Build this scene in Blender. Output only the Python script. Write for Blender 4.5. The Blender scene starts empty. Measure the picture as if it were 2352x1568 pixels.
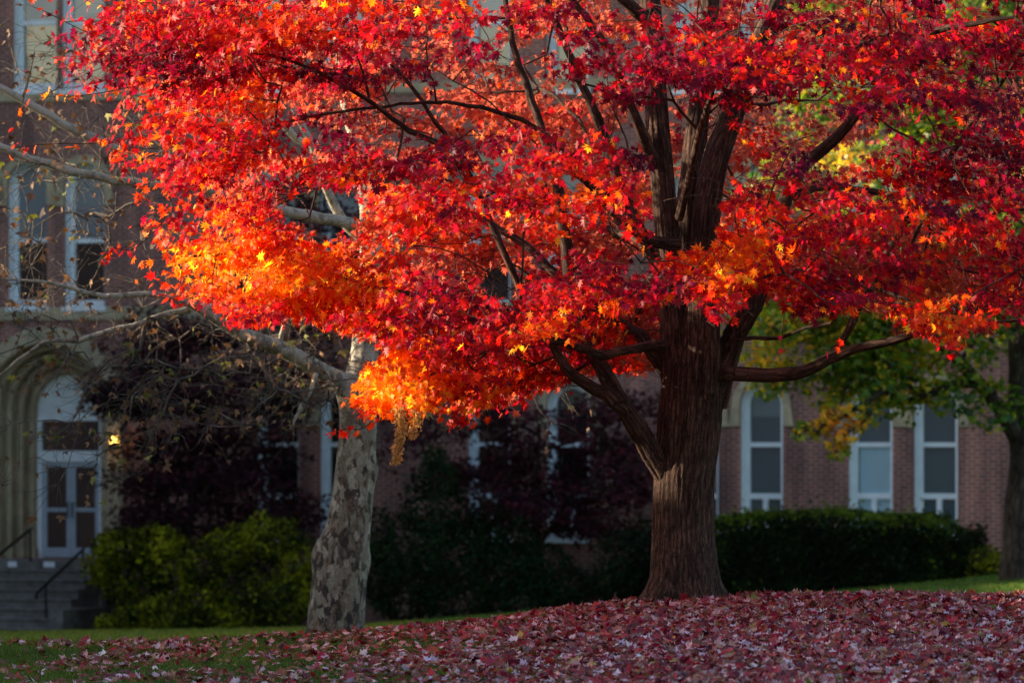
import bpy, bmesh, math, random
import numpy as np
from mathutils import Vector, Matrix, noise as mnoise

R = math.radians
rng = np.random.default_rng(7)
random.seed(7)
sc = bpy.context.scene
COL = sc.collection

# ------------------------------------------------------------------ camera maths (one reference for distances)
F = 200.0 / 36.0 * 2352.0      # focal length in reference pixels (photo width 2352)
HX, HY, EYE = 1176.0, 1010.0, 1.6
def at(px, py, Y):             # a point seen at (px, py) that stands Y metres away
    return np.array([(px - HX) / F * Y, Y, EYE + (HY - py) / F * Y])
def proj(P):
    P = np.atleast_2d(P)
    return HX + P[:, 0] / P[:, 1] * F, HY - (P[:, 2] - EYE) / P[:, 1] * F

# ------------------------------------------------------------------ object helpers
def tag(o, label=None, cat=None, group=None, kind=None):
    if label: o['label'] = label
    if cat: o['category'] = cat
    if group: o['group'] = group
    if kind: o['kind'] = kind
    return o
def empty(name, loc, rz=0.0):
    o = bpy.data.objects.new(name, None); COL.objects.link(o)
    o.location = loc; o.rotation_euler = (0, 0, rz); o.empty_display_size = .3
    return o
def link(name, me, mat, parent=None, world=True):
    o = bpy.data.objects.new(name, me); COL.objects.link(o)
    if mat: me.materials.append(mat)
    if parent is not None:
        o.parent = parent
        if world:              # vertices are given in world space
            M = Matrix.Translation(parent.location) @ Matrix.Rotation(parent.rotation_euler[2], 4, 'Z')
            o.matrix_parent_inverse = M.inverted()
    return o
def mesh_np(name, V, faces, smooth=False, col=None, vec=None):
    """V (n,3); faces: (m,k) array or list of such arrays"""
    me = bpy.data.meshes.new(name)
    V = np.asarray(V, dtype=np.float32)
    if not isinstance(faces, list): faces = [faces]
    faces = [np.asarray(f, dtype=np.int32) for f in faces if len(f)]
    idx = np.concatenate([f.ravel() for f in faces])
    tot = np.concatenate([np.full(len(f), f.shape[1], dtype=np.int32) for f in faces])
    start = np.concatenate([[0], np.cumsum(tot)[:-1]]).astype(np.int32)
    me.vertices.add(len(V)); me.vertices.foreach_set('co', V.ravel())
    me.loops.add(len(idx)); me.loops.foreach_set('vertex_index', idx)
    me.polygons.add(len(tot)); me.polygons.foreach_set('loop_start', start)
    try: me.polygons.foreach_set('loop_total', tot)
    except Exception: pass
    if smooth: me.polygons.foreach_set('use_smooth', np.ones(len(tot), dtype=bool))
    if col is not None:
        a = me.attributes.new('tint', 'FLOAT_COLOR', 'POINT')
        c = np.ones((len(V), 4), dtype=np.float32); c[:, :3] = col
        a.data.foreach_set('color', c.ravel())
    if vec is not None:
        a = me.attributes.new('bark', 'FLOAT_VECTOR', 'POINT')
        a.data.foreach_set('vector', np.asarray(vec, dtype=np.float32).ravel())
    me.update(); me.validate()
    return me

class MB:
    """collects polygons in a local frame, built as one mesh"""
    def __init__(s): s.v = []; s.f = []
    def add(s, vs, fs):
        n = len(s.v); s.v += [tuple(v) for v in vs]; s.f += [tuple(i + n for i in f) for f in fs]
    def box(s, a, b):
        x0, y0, z0 = a; x1, y1, z1 = b
        s.add([(x0,y0,z0),(x1,y0,z0),(x1,y1,z0),(x0,y1,z0),(x0,y0,z1),(x1,y0,z1),(x1,y1,z1),(x0,y1,z1)],
              [(0,3,2,1),(4,5,6,7),(0,1,5,4),(1,2,6,5),(2,3,7,6),(3,0,4,7)])
    def prism(s, pts, y0, y1):  # closed outline in (x,z), extruded along y
        n = len(pts)
        vs = [(x, y0, z) for x, z in pts] + [(x, y1, z) for x, z in pts]
        fs = [tuple(range(n)), tuple(range(2*n-1, n-1, -1))]
        for i in range(n):
            j = (i+1) % n; fs.append((j, i, i+n, j+n))
        s.add(vs, fs)
    def ring(s, outer, inner, y0, y1):   # open strip between two equal-length outlines (x,z)
        n = len(outer)
        vs = [(x,y0,z) for x,z in outer]+[(x,y0,z) for x,z in inner]+[(x,y1,z) for x,z in outer]+[(x,y1,z) for x,z in inner]
        fs = []
        for i in range(n-1):
            j = i+1
            fs += [(i,j,n+j,n+i),(2*n+j,2*n+i,3*n+i,3*n+j),(j,i,2*n+i,2*n+j),(n+i,n+j,3*n+j,3*n+i)]
        fs += [(0,n,3*n,2*n),(n-1,2*n-1+0,0,0)][:1]
        fs += [(n+n-1,n-1,2*n+n-1,3*n+n-1)]
        s.add(vs, fs)
    def tube(s, pts, r, k=8):
        V, Q, _ = tube_np(np.array(pts, float), np.full(len(pts), r) if np.isscalar(r) else np.array(r, float), k)
        s.add([tuple(v) for v in V], [tuple(int(i) for i in q) for q in Q])
    def build(s, name, mat, parent=None, bevel=0, smooth=False, world=False):
        me = bpy.data.meshes.new(name); me.from_pydata(s.v, [], s.f)
        bm = bmesh.new(); bm.from_mesh(me); bmesh.ops.recalc_face_normals(bm, faces=bm.faces)
        bm.to_mesh(me); bm.free()
        if smooth:
            for p in me.polygons: p.use_smooth = True
        o = link(name, me, mat, parent, world)
        if bevel:
            m = o.modifiers.new('b', 'BEVEL'); m.width = bevel; m.segments = 2; m.limit_method = 'ANGLE'
        return o

def tube_np(P, r, k=6, cap=True):
    n = len(P)
    T = np.gradient(P, axis=0); T /= np.linalg.norm(T, axis=1)[:, None] + 1e-9
    ref = np.array([0.31, 0.92, 0.21]) if abs(T[0, 1]) < .8 else np.array([1., 0, 0])
    A = np.cross(T, ref); A /= np.linalg.norm(A, axis=1)[:, None] + 1e-9
    B = np.cross(T, A)
    ang = np.linspace(0, 2*np.pi, k, endpoint=False)
    ring = A[:, None, :]*np.cos(ang)[None, :, None] + B[:, None, :]*np.sin(ang)[None, :, None]
    V = (P[:, None, :] + ring*r[:, None, None]).reshape(-1, 3)
    i = np.arange(n-1)[:, None]*k; j = np.arange(k)[None, :]; j2 = (j+1) % k
    Q = np.stack([i+j, i+j2, i+k+j2, i+k+j], axis=-1).reshape(-1, 4)
    s = np.concatenate([[0], np.cumsum(np.linalg.norm(np.diff(P, axis=0), axis=1))])
    bark = np.stack([np.cos(ang)[None, :]*r[:, None], np.sin(ang)[None, :]*r[:, None], np.repeat(s[:, None], k, 1)], -1).reshape(-1, 3)
    return V, Q, bark

def smooth_path(pts, rad, step):
    """Catmull-Rom resample of points and radii"""
    P = np.array(pts, float); r = np.array(rad, float)
    Pe = np.vstack([2*P[0]-P[1], P, 2*P[-1]-P[-2]])
    out, ro = [], []
    for i in range(len(P)-1):
        p0, p1, p2, p3 = Pe[i:i+4]
        m = max(2, int(np.linalg.norm(p2-p1)/step))
        for t in np.arange(m)/m:
            out.append(.5*((2*p1)+(-p0+p2)*t+(2*p0-5*p1+4*p2-p3)*t*t+(-p0+3*p1-3*p2+p3)*t**3))
            ro.append(r[i]*(1-t)+r[i+1]*t)
    out.append(P[-1]); ro.append(r[-1])
    return np.array(out), np.array(ro)

# ------------------------------------------------------------------ materials
def new_mat(name):
    m = bpy.data.materials.new(name); m.use_nodes = True
    nt = m.node_tree; b = nt.nodes['Principled BSDF']
    return m, nt, b
def N(nt, t, **kw):
    n = nt.nodes.new(t)
    for k, v in kw.items():
        if k in n.inputs: n.inputs[k].default_value = v
        else: setattr(n, k, v)
    return n
def ramp(nt, stops, fac=None):
    r = nt.nodes.new('ShaderNodeValToRGB'); e = r.color_ramp.elements
    while len(e) < len(stops): e.new(.5)
    for i, (p, c) in enumerate(stops): e[i].position = p; e[i].color = (*c, 1)
    if fac is not None: nt.links.new(fac, r.inputs[0])
    return r
def mix(nt, fac, a, b, blend='MIX'):
    m = nt.nodes.new('ShaderNodeMix'); m.data_type = 'RGBA'; m.blend_type = blend
    for s, v in ((0, fac), (6, a), (7, b)):
        if hasattr(v, 'links') or hasattr(v, 'is_output'): nt.links.new(v, m.inputs[s])
        elif s == 0: m.inputs[0].default_value = v
        else: m.inputs[s].default_value = (*v, 1)
    return m.outputs[2]

def leaf_mat(name, under=(.50,.26,.22), under_mix=.55, trans=.5, rough=.45, warm=1.0, sheen=.5):
    m, nt, b = new_mat(name); L = nt.links
    a = N(nt, 'ShaderNodeAttribute', attribute_name='tint')
    g = N(nt, 'ShaderNodeNewGeometry')
    fm = N(nt, 'ShaderNodeMath', operation='MULTIPLY'); fm.inputs[1].default_value = under_mix
    L.new(g.outputs['Backfacing'], fm.inputs[0])
    c = mix(nt, fm.outputs[0], a.outputs['Color'], under)
    n = N(nt, 'ShaderNodeTexNoise', Scale=55.0, Detail=2.0)
    tc = N(nt, 'ShaderNodeTexCoord'); L.new(tc.outputs['Object'], n.inputs['Vector'])
    v = ramp(nt, [(.3, (.72,.72,.72)), (.7, (1.1,1.1,1.1))], n.outputs[0])
    c = mix(nt, 1.0, c, v.outputs[0], 'MULTIPLY')
    L.new(c, b.inputs['Base Color']); b.inputs['Roughness'].default_value = rough
    b.inputs['Specular IOR Level'].default_value = sheen
    t = N(nt, 'ShaderNodeBsdfTranslucent')
    ga = N(nt, 'ShaderNodeMix'); ga.data_type = 'RGBA'; ga.blend_type = 'MULTIPLY'; ga.inputs[0].default_value = 1
    L.new(a.outputs['Color'], ga.inputs[6]); ga.inputs[7].default_value = (warm*1.35, warm*1.35, warm*.9, 1)
    L.new(ga.outputs[2], t.inputs[0])
    ms = N(nt, 'ShaderNodeMixShader'); ms.inputs[0].default_value = trans
    L.new(b.outputs[0], ms.inputs[1]); L.new(t.outputs[0], ms.inputs[2])
    L.new(ms.outputs[0], nt.nodes['Material Output'].inputs[0])
    return m

def bark_mat(name, dark, mid, light, zs=1.2, sc_=14, bump=.6, dist=.03, attr=True, moss=None):
    m, nt, b = new_mat(name); L = nt.links
    a = N(nt, 'ShaderNodeAttribute', attribute_name='bark')
    mp = N(nt, 'ShaderNodeMapping'); mp.inputs['Scale'].default_value = (sc_, sc_, zs)
    L.new(a.outputs['Vector'], mp.inputs[0])
    n1 = N(nt, 'ShaderNodeTexNoise', Scale=1.0, Detail=7.0, Roughness=.65, Distortion=.6); L.new(mp.outputs[0], n1.inputs['Vector'])
    n2 = N(nt, 'ShaderNodeTexNoise', Scale=1.3, Detail=4.0, Roughness=.6)
    tc = N(nt, 'ShaderNodeTexCoord'); L.new(tc.outputs['Object'], n2.inputs['Vector'])
    n2.inputs['Scale'].default_value = 3.0
    mp3 = N(nt, 'ShaderNodeMapping'); mp3.inputs['Scale'].default_value = (sc_*1.6, sc_*1.6, zs*5.5); L.new(a.outputs['Vector'], mp3.inputs[0])
    n3 = N(nt, 'ShaderNodeTexNoise', Scale=1.0, Detail=5.0, Roughness=.7, Distortion=.9); L.new(mp3.outputs[0], n3.inputs['Vector'])
    am = N(nt, 'ShaderNodeMix'); am.inputs[0].default_value = .5; L.new(n1.outputs[0], am.inputs[2]); L.new(n3.outputs[0], am.inputs[3])
    mp4 = N(nt, 'ShaderNodeMapping'); mp4.inputs['Scale'].default_value = (sc_*.62, sc_*.62, zs*1.7); L.new(a.outputs['Vector'], mp4.inputs[0])
    d4 = N(nt, 'ShaderNodeVectorMath', operation='MULTIPLY_ADD'); L.new(n3.outputs['Color'], d4.inputs[0]); d4.inputs[1].default_value = (1.1,1.1,1.1); L.new(mp4.outputs[0], d4.inputs[2])
    v4 = N(nt, 'ShaderNodeTexVoronoi', feature='DISTANCE_TO_EDGE', Scale=1.0); L.new(d4.outputs[0], v4.inputs['Vector'])
    r4 = ramp(nt, [(0, (.0,.0,.0)), (.22, (.5,.5,.5))], v4.outputs['Distance'])
    a4 = N(nt, 'ShaderNodeMath', operation='MULTIPLY_ADD'); L.new(r4.outputs[0], a4.inputs[0]); a4.inputs[1].default_value = .20; L.new(am.outputs[0], a4.inputs[2])
    b4 = N(nt, 'ShaderNodeMath', operation='SUBTRACT'); L.new(a4.outputs[0], b4.inputs[0]); b4.inputs[1].default_value = .07
    hgt = b4.outputs[0]
    r1 = ramp(nt, [(.38, dark), (.5, mid), (.62, light)], hgt)
    r2 = ramp(nt, [(.3, (.62,.55,.5)), (.7, (1.25,1.15,1.1))], n2.outputs[0])
    c = mix(nt, 1.0, r1.outputs[0], r2.outputs[0], 'MULTIPLY')
    L.new(c, b.inputs['Base Color']); b.inputs['Roughness'].default_value = .9
    b.inputs['Specular IOR Level'].default_value = .25
    bp = N(nt, 'ShaderNodeBump'); bp.inputs['Strength'].default_value = bump; bp.inputs['Distance'].default_value = dist
    L.new(hgt, bp.inputs['Height']); L.new(bp.outputs[0], b.inputs['Normal'])
    return m

def plain(name, col, rough=.6, noise=.12, scale=6.0, metal=0, bump=0):
    m, nt, b = new_mat(name); L = nt.links
    n = N(nt, 'ShaderNodeTexNoise', Scale=scale, Detail=5.0, Roughness=.6)
    tc = N(nt, 'ShaderNodeTexCoord'); L.new(tc.outputs['Object'], n.inputs['Vector'])
    lo = tuple(max(0, x*(1-noise*2)) for x in col); hi = tuple(min(1, x*(1+noise)) for x in col)
    r = ramp(nt, [(.3, lo), (.7, hi)], n.outputs[0]); L.new(r.outputs[0], b.inputs['Base Color'])
    b.inputs['Roughness'].default_value = rough; b.inputs['Metallic'].default_value = metal
    if bump:
        bp = N(nt, 'ShaderNodeBump'); bp.inputs['Strength'].default_value = bump; bp.inputs['Distance'].default_value = .01
        L.new(n.outputs[0], bp.inputs['Height']); L.new(bp.outputs[0], b.inputs['Normal'])
    return m

def brick_mat():
    m, nt, b = new_mat('brick'); L = nt.links
    tc = N(nt, 'ShaderNodeTexCoord'); mp = N(nt, 'ShaderNodeMapping')
    # brick texture works in x,y: feed facade x + z
    sp = N(nt, 'ShaderNodeSeparateXYZ'); cb = N(nt, 'ShaderNodeCombineXYZ'); ad = N(nt, 'ShaderNodeMath', operation='ADD')
    L.new(tc.outputs['Object'], sp.inputs[0]); L.new(sp.outputs[0], ad.inputs[0]); L.new(sp.outputs[1], ad.inputs[1])
    L.new(ad.outputs[0], cb.inputs[0]); L.new(sp.outputs[2], cb.inputs[1])
    bt = N(nt, 'ShaderNodeTexBrick', Scale=1.0)
    bt.inputs['Brick Width'].default_value = .21; bt.inputs['Row Height'].default_value = .072
    bt.inputs['Mortar Size'].default_value = .011; bt.inputs['Mortar Smooth'].default_value = .2
    bt.inputs['Color1'].default_value = (.31,.105,.075,1); bt.inputs['Color2'].default_value = (.20,.068,.052,1)
    bt.inputs['Mortar'].default_value = (.43,.32,.27,1)
    L.new(cb.outputs[0], bt.inputs['Vector'])
    n = N(nt, 'ShaderNodeTexNoise', Scale=.9, Detail=5.0); L.new(tc.outputs['Object'], n.inputs['Vector'])
    r = ramp(nt, [(.3, (.75,.75,.78)), (.7, (1.15,1.1,1.1))], n.outputs[0])
    mps = N(nt, 'ShaderNodeMapping'); mps.inputs['Scale'].default_value = (1.6, 1.6, .22); L.new(tc.outputs['Object'], mps.inputs[0])
    ns = N(nt, 'ShaderNodeTexNoise', Scale=1.5, Detail=6.0, Roughness=.6); L.new(mps.outputs[0], ns.inputs['Vector'])
    rs = ramp(nt, [(.36, (.55,.55,.6)), (.6, (1.12,1.08,1.05))], ns.outputs[0])
    cc = mix(nt, 1.0, bt.outputs[0], r.outputs[0], 'MULTIPLY')
    L.new(mix(nt, 1.0, cc, rs.outputs[0], 'MULTIPLY'), b.inputs['Base Color'])
    b.inputs['Roughness'].default_value = .85
    bp = N(nt, 'ShaderNodeBump'); bp.inputs['Strength'].default_value = .4; bp.inputs['Distance'].default_value = .01; bp.invert = True
    L.new(bt.outputs['Fac'], bp.inputs['Height']); L.new(bp.outputs[0], b.inputs['Normal'])
    return m

def glass_mat(name='window_glass', col=(.012,.018,.022), rough=.04):
    m, nt, b = new_mat(name)
    b.inputs['Base Color'].default_value = (*col, 1); b.inputs['Roughness'].default_value = rough
    b.inputs['IOR'].default_value = 1.9; b.inputs['Specular IOR Level'].default_value = .9
    n = N(nt, 'ShaderNodeTexNoise', Scale=1.2, Detail=2.0); tc = N(nt, 'ShaderNodeTexCoord')
    nt.links.new(tc.outputs['Object'], n.inputs['Vector'])
    bp = N(nt, 'ShaderNodeBump'); bp.inputs['Strength'].default_value = .12; bp.inputs['Distance'].default_value = .05
    nt.links.new(n.outputs[0], bp.inputs['Height']); nt.links.new(bp.outputs[0], b.inputs['Normal'])
    return m

def ground_mat():
    m, nt, b = new_mat('lawn_soil'); L = nt.links
    tc = N(nt, 'ShaderNodeTexCoord')
    n1 = N(nt, 'ShaderNodeTexNoise', Scale=26.0, Detail=6.0, Roughness=.7); L.new(tc.outputs['Object'], n1.inputs['Vector'])
    n2 = N(nt, 'ShaderNodeTexNoise', Scale=.35, Detail=3.0); L.new(tc.outputs['Object'], n2.inputs['Vector'])
    r1 = ramp(nt, [(.3, (.022,.050,.008)), (.55, (.05,.115,.015)), (.8, (.12,.17,.022))], n1.outputs[0])
    r2 = ramp(nt, [(.35, (.8,.85,.8)), (.7, (1.25,1.15,.9))], n2.outputs[0])
    L.new(mix(nt, 1.0, r1.outputs[0], r2.outputs[0], 'MULTIPLY'), b.inputs['Base Color'])
    b.inputs['Roughness'].default_value = .95; b.inputs['Specular IOR Level'].default_value = .1
    bp = N(nt, 'ShaderNodeBump'); bp.inputs['Strength'].default_value = .5; bp.inputs['Distance'].default_value = .03
    L.new(n1.outputs[0], bp.inputs['Height']); L.new(bp.outputs[0], b.inputs['Normal'])
    return m

M = dict(
    maple=leaf_mat('maple_leaf', under=(.50,.07,.045), under_mix=.30, trans=.55, rough=.45, warm=1.3, sheen=.2),
    litter=leaf_mat('fallen_leaf', under=(.50,.32,.36), under_mix=.14, trans=.12, rough=.6, sheen=.12),
    green=leaf_mat('green_leaf', under=(.20,.24,.06), under_mix=.12, trans=.42, rough=.5),
    brown=leaf_mat('brown_leaf', under=(.30,.19,.12), under_mix=.5, trans=.3, rough=.7),
    dark=leaf_mat('dark_red_leaf', under=(.10,.03,.05), under_mix=.4, trans=.3, rough=.6, sheen=.2),
    shrub=leaf_mat('shrub_leaf', under=(.05,.07,.02), under_mix=.2, trans=.3, rough=.7, sheen=.15),
    grass=leaf_mat('grass_blade', under=(.05,.13,.02), under_mix=.3, trans=.35, rough=.6, sheen=.2),
    bark=bark_mat('maple_bark', (.010,.006,.004), (.050,.029,.022), (.145,.098,.078), zs=2.2, sc_=38, bump=1.0, dist=.02),
    bark2=bark_mat('twig_bark', (.025,.014,.011), (.06,.036,.028), (.12,.08,.065), zs=3, sc_=30, bump=.3, dist=.005),
    syc=None, brick=brick_mat(),
    stone=plain('limestone', (.44,.36,.23), .85, .18, 3.0, bump=.3),
    step=plain('step_stone', (.17,.155,.14), .9, .25, 5.0, bump=.3),
    white=plain('white_paint', (.84,.90,.93), .5, .06, 4.0),
    door=plain('door_paint', (.40,.47,.54), .45, .06, 4.0),
    glass=glass_mat(), sglass=glass_mat('shaded_glass', (.07,.11,.13), .12), ublind=glass_mat('curtained_glass', (.13,.17,.195), .2), dglass=glass_mat('dark_glass', (.006,.009,.009), .06),  # teal and grey-blue tints stand in for sky reflected in the panes
    iron=plain('black_iron', (.015,.015,.017), .45, .2, 20.0, metal=.6),
    roof=plain('slate', (.06,.065,.07), .7, .2, 5.0),
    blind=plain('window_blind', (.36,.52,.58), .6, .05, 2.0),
    tagw=plain('white_plate', (.8,.82,.85), .5, .03, 4.0),
    ground=ground_mat(),
)
# mottled pale bark of the plane tree
def syc_mat():
    m, nt, b = new_mat('plane_bark'); L = nt.links
    tc = N(nt, 'ShaderNodeTexCoord'); mp = N(nt, 'ShaderNodeMapping'); mp.inputs['Scale'].default_value = (13, 13, 6)
    L.new(tc.outputs['Object'], mp.inputs[0])
    mp.inputs['Scale'].default_value = (10, 10, 5.5)
    dn = N(nt, 'ShaderNodeTexNoise', Scale=.9, Detail=5.0, Roughness=.7); L.new(mp.outputs[0], dn.inputs['Vector'])
    dm = N(nt, 'ShaderNodeVectorMath', operation='MULTIPLY_ADD'); L.new(dn.outputs['Color'], dm.inputs[0]); dm.inputs[1].default_value = (1.8,1.8,1.8); L.new(mp.outputs[0], dm.inputs[2])
    v = N(nt, 'ShaderNodeTexVoronoi', Scale=1.5); L.new(dm.outputs[0], v.inputs['Vector'])
    ve = N(nt, 'ShaderNodeTexNoise', Scale=2.2, Detail=6.0, Roughness=.7); L.new(dm.outputs[0], ve.inputs['Vector'])
    sx = N(nt, 'ShaderNodeSeparateXYZ'); L.new(v.outputs['Color'], sx.inputs[0])
    am = N(nt, 'ShaderNodeMix'); am.inputs[0].default_value = .66; L.new(sx.outputs[0], am.inputs[2]); L.new(ve.outputs[0], am.inputs[3])
    so_ = N(nt, 'ShaderNodeSeparateXYZ'); L.new(tc.outputs['Object'], so_.inputs[0])
    mz = N(nt, 'ShaderNodeMath', operation='MULTIPLY_ADD'); L.new(so_.outputs[2], mz.inputs[0]); mz.inputs[1].default_value = .065; L.new(am.outputs[0], mz.inputs[2])
    r = ramp(nt, [(.36, (.022,.016,.012)), (.46, (.085,.058,.042)), (.53, (.20,.15,.105)), (.61, (.20,.19,.15)), (.76, (.42,.38,.30))], mz.outputs[0])
    n = N(nt, 'ShaderNodeTexNoise', Scale=40.0, Detail=4.0); L.new(tc.outputs['Object'], n.inputs['Vector'])
    rr = ramp(nt, [(.3, (.75,.75,.75)), (.7, (1.1,1.1,1.1))], n.outputs[0])
    L.new(mix(nt, 1.0, r.outputs[0], rr.outputs[0], 'MULTIPLY'), b.inputs['Base Color'])
    b.inputs['Roughness'].default_value = .85
    bp = N(nt, 'ShaderNodeBump'); bp.inputs['Strength'].default_value = .5; bp.inputs['Distance'].default_value = .02
    L.new(am.outputs[0], bp.inputs['Height']); L.new(bp.outputs[0], b.inputs['Normal'])
    return m
M['syc'] = syc_mat()

# ------------------------------------------------------------------ terrain
def gz(x, Y):
    x = np.asarray(x, float); Y = np.asarray(Y, float)
    crest = np.interp(x, [-5.1, -1.9, 0, 1.7, 5.1, 9], [-.46, -.37, -.20, 0, .02, .05])
    base = np.interp(x, [-10.2, -3.5, 1.1, 5, 10.2, 20], [-2.2, -2.1, -1.75, -1.5, -.85, -.5])
    drop = np.interp(x, [-5, 0, 3], [.12, .26, .32])
    k = np.interp(Y, [0, 30, 45, 52, 56.5], [1.1, 1.25, 1.0, .42, 0])
    front = crest - drop*k
    c61 = crest - .15
    w = np.clip((Y-56.5)/4.5, 0, 1); near = crest*(1-w*w*(3-2*w)) + c61*(w*w*(3-2*w))
    t = np.clip((Y-61)/52, 0, 1.0)
    back = c61*(1-t) + base*t
    z = np.where(Y < 56.5, front, np.where(Y < 61, near, back))
    return z + .012*np.sin(x*2.3+Y*1.1) + .010*np.sin(x*5.1-Y*2.3)

def terrain():
    xs = np.concatenate([np.linspace(-400, -14, 12), np.linspace(-12, 12, 121), np.linspace(14, 400, 12)])
    ys = np.concatenate([np.linspace(-200, 30, 10), np.linspace(32, 66, 120), np.linspace(67, 118, 60), np.linspace(125, 700, 12)])
    X, Yv = np.meshgrid(xs, ys)
    Z = gz(X, Yv)
    V = np.stack([X, Yv, Z], -1).reshape(-1, 3)
    nx = len(xs); i, j = np.meshgrid(np.arange(nx-1), np.arange(len(ys)-1)); a = (j*nx+i).ravel()
    Q = np.stack([a, a+1, a+nx+1, a+nx], -1)
    o = link('ground', mesh_np('ground', V, Q, smooth=True), M['ground'])
    tag(o, 'dark green lawn sloping down behind the leaf covered rise', 'lawn', kind='structure')
terrain()

# ------------------------------------------------------------------ leaves
def outline(half, tip):
    pts = half + [tip] + [(-x, y) for x, y in reversed(half)]
    return np.array(pts)
LF_MAPLE = (outline([(.06,-.05),(.42,-.16),(.20,.09),(.64,.36),(.19,.33),(.40,.72),(.13,.60)], (0,1.05)), (0,.20))
LF_BROAD = (outline([(.10,-.07),(.40,-.08),(.33,.10),(.62,.36),(.30,.40),(.33,.70),(.18,.68)], (0,1.0)), (0,.25))
LF_MAPLE2 = (outline([(.35,-.06),(.62,.38),(.22,.42)], (0,1.0)), (0,.22))
LF_OVAL = (np.array([(0,0),(.28,.35),(.2,.75),(0,1),(-.2,.75),(-.28,.35)]), None)
LF_QUAD = (np.array([(0,0),(.3,.5),(0,1),(-.3,.5)]), None)

def unit(a):
    return a/(np.linalg.norm(a, axis=-1, keepdims=True)+1e-9)

def leaf_mesh(name, P, Nrm, T, size, colr, shape, curl=.35, curl_rand=.8):
    """P base, Nrm normal, T tip direction"""
    P = np.asarray(P, float); n = len(P)
    Nrm = unit(np.asarray(Nrm, float)); T = np.asarray(T, float)
    T = unit(T - Nrm*np.sum(T*Nrm, -1, keepdims=True)); S = np.cross(T, Nrm)
    pts, cen = shape
    allp = pts if cen is None else np.vstack([pts, [cen]])
    k = len(allp)
    c = curl*(1 + curl_rand*rng.normal(size=n))
    fold = .25*rng.normal(size=n) + .12
    x = allp[:, 0]; y = allp[:, 1]
    asym = 1 + .15*rng.normal(size=(n, 1))
    z = -c[:, None]*(.55*y[None]**2 + .9*x[None]**2) + fold[:, None]*np.abs(x)[None]
    X = x[None]*asym
    V = P[:, None, :] + size[:, None, None]*(X[..., None]*S[:, None, :] + y[None, :, None]*T[:, None, :] + z[..., None]*Nrm[:, None, :])
    V = V.reshape(-1, 3)
    off = (np.arange(n)*k)[:, None, None]
    m = len(pts)
    if cen is None:
        fan = np.array([(0, i, i+1) for i in range(1, m-1)])
        # keep front side = +Nrm
        fan = fan[:, ::-1] if True else fan
    else:
        fan = np.array([(m, (i+1) % m, i) for i in range(m)])
    # orientation check
    a = allp[fan[0]]; area = np.cross(a[1]-a[0], a[2]-a[0])
    # S x T = (T x N) x T -> +N ; positive (x,y) area means front = S x T
    if area < 0: fan = fan[:, ::-1]
    Fc = (off + fan[None]).reshape(-1, 3)
    C = np.repeat(colr, k, axis=0)
    return mesh_np(name, V, Fc, smooth=False, col=C)

def palette(t, stops):
    ks = [s[0] for s in stops]; cs = np.array([s[1] for s in stops])
    return np.stack([np.interp(t, ks, cs[:, i]) for i in range(3)], -1)

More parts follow.
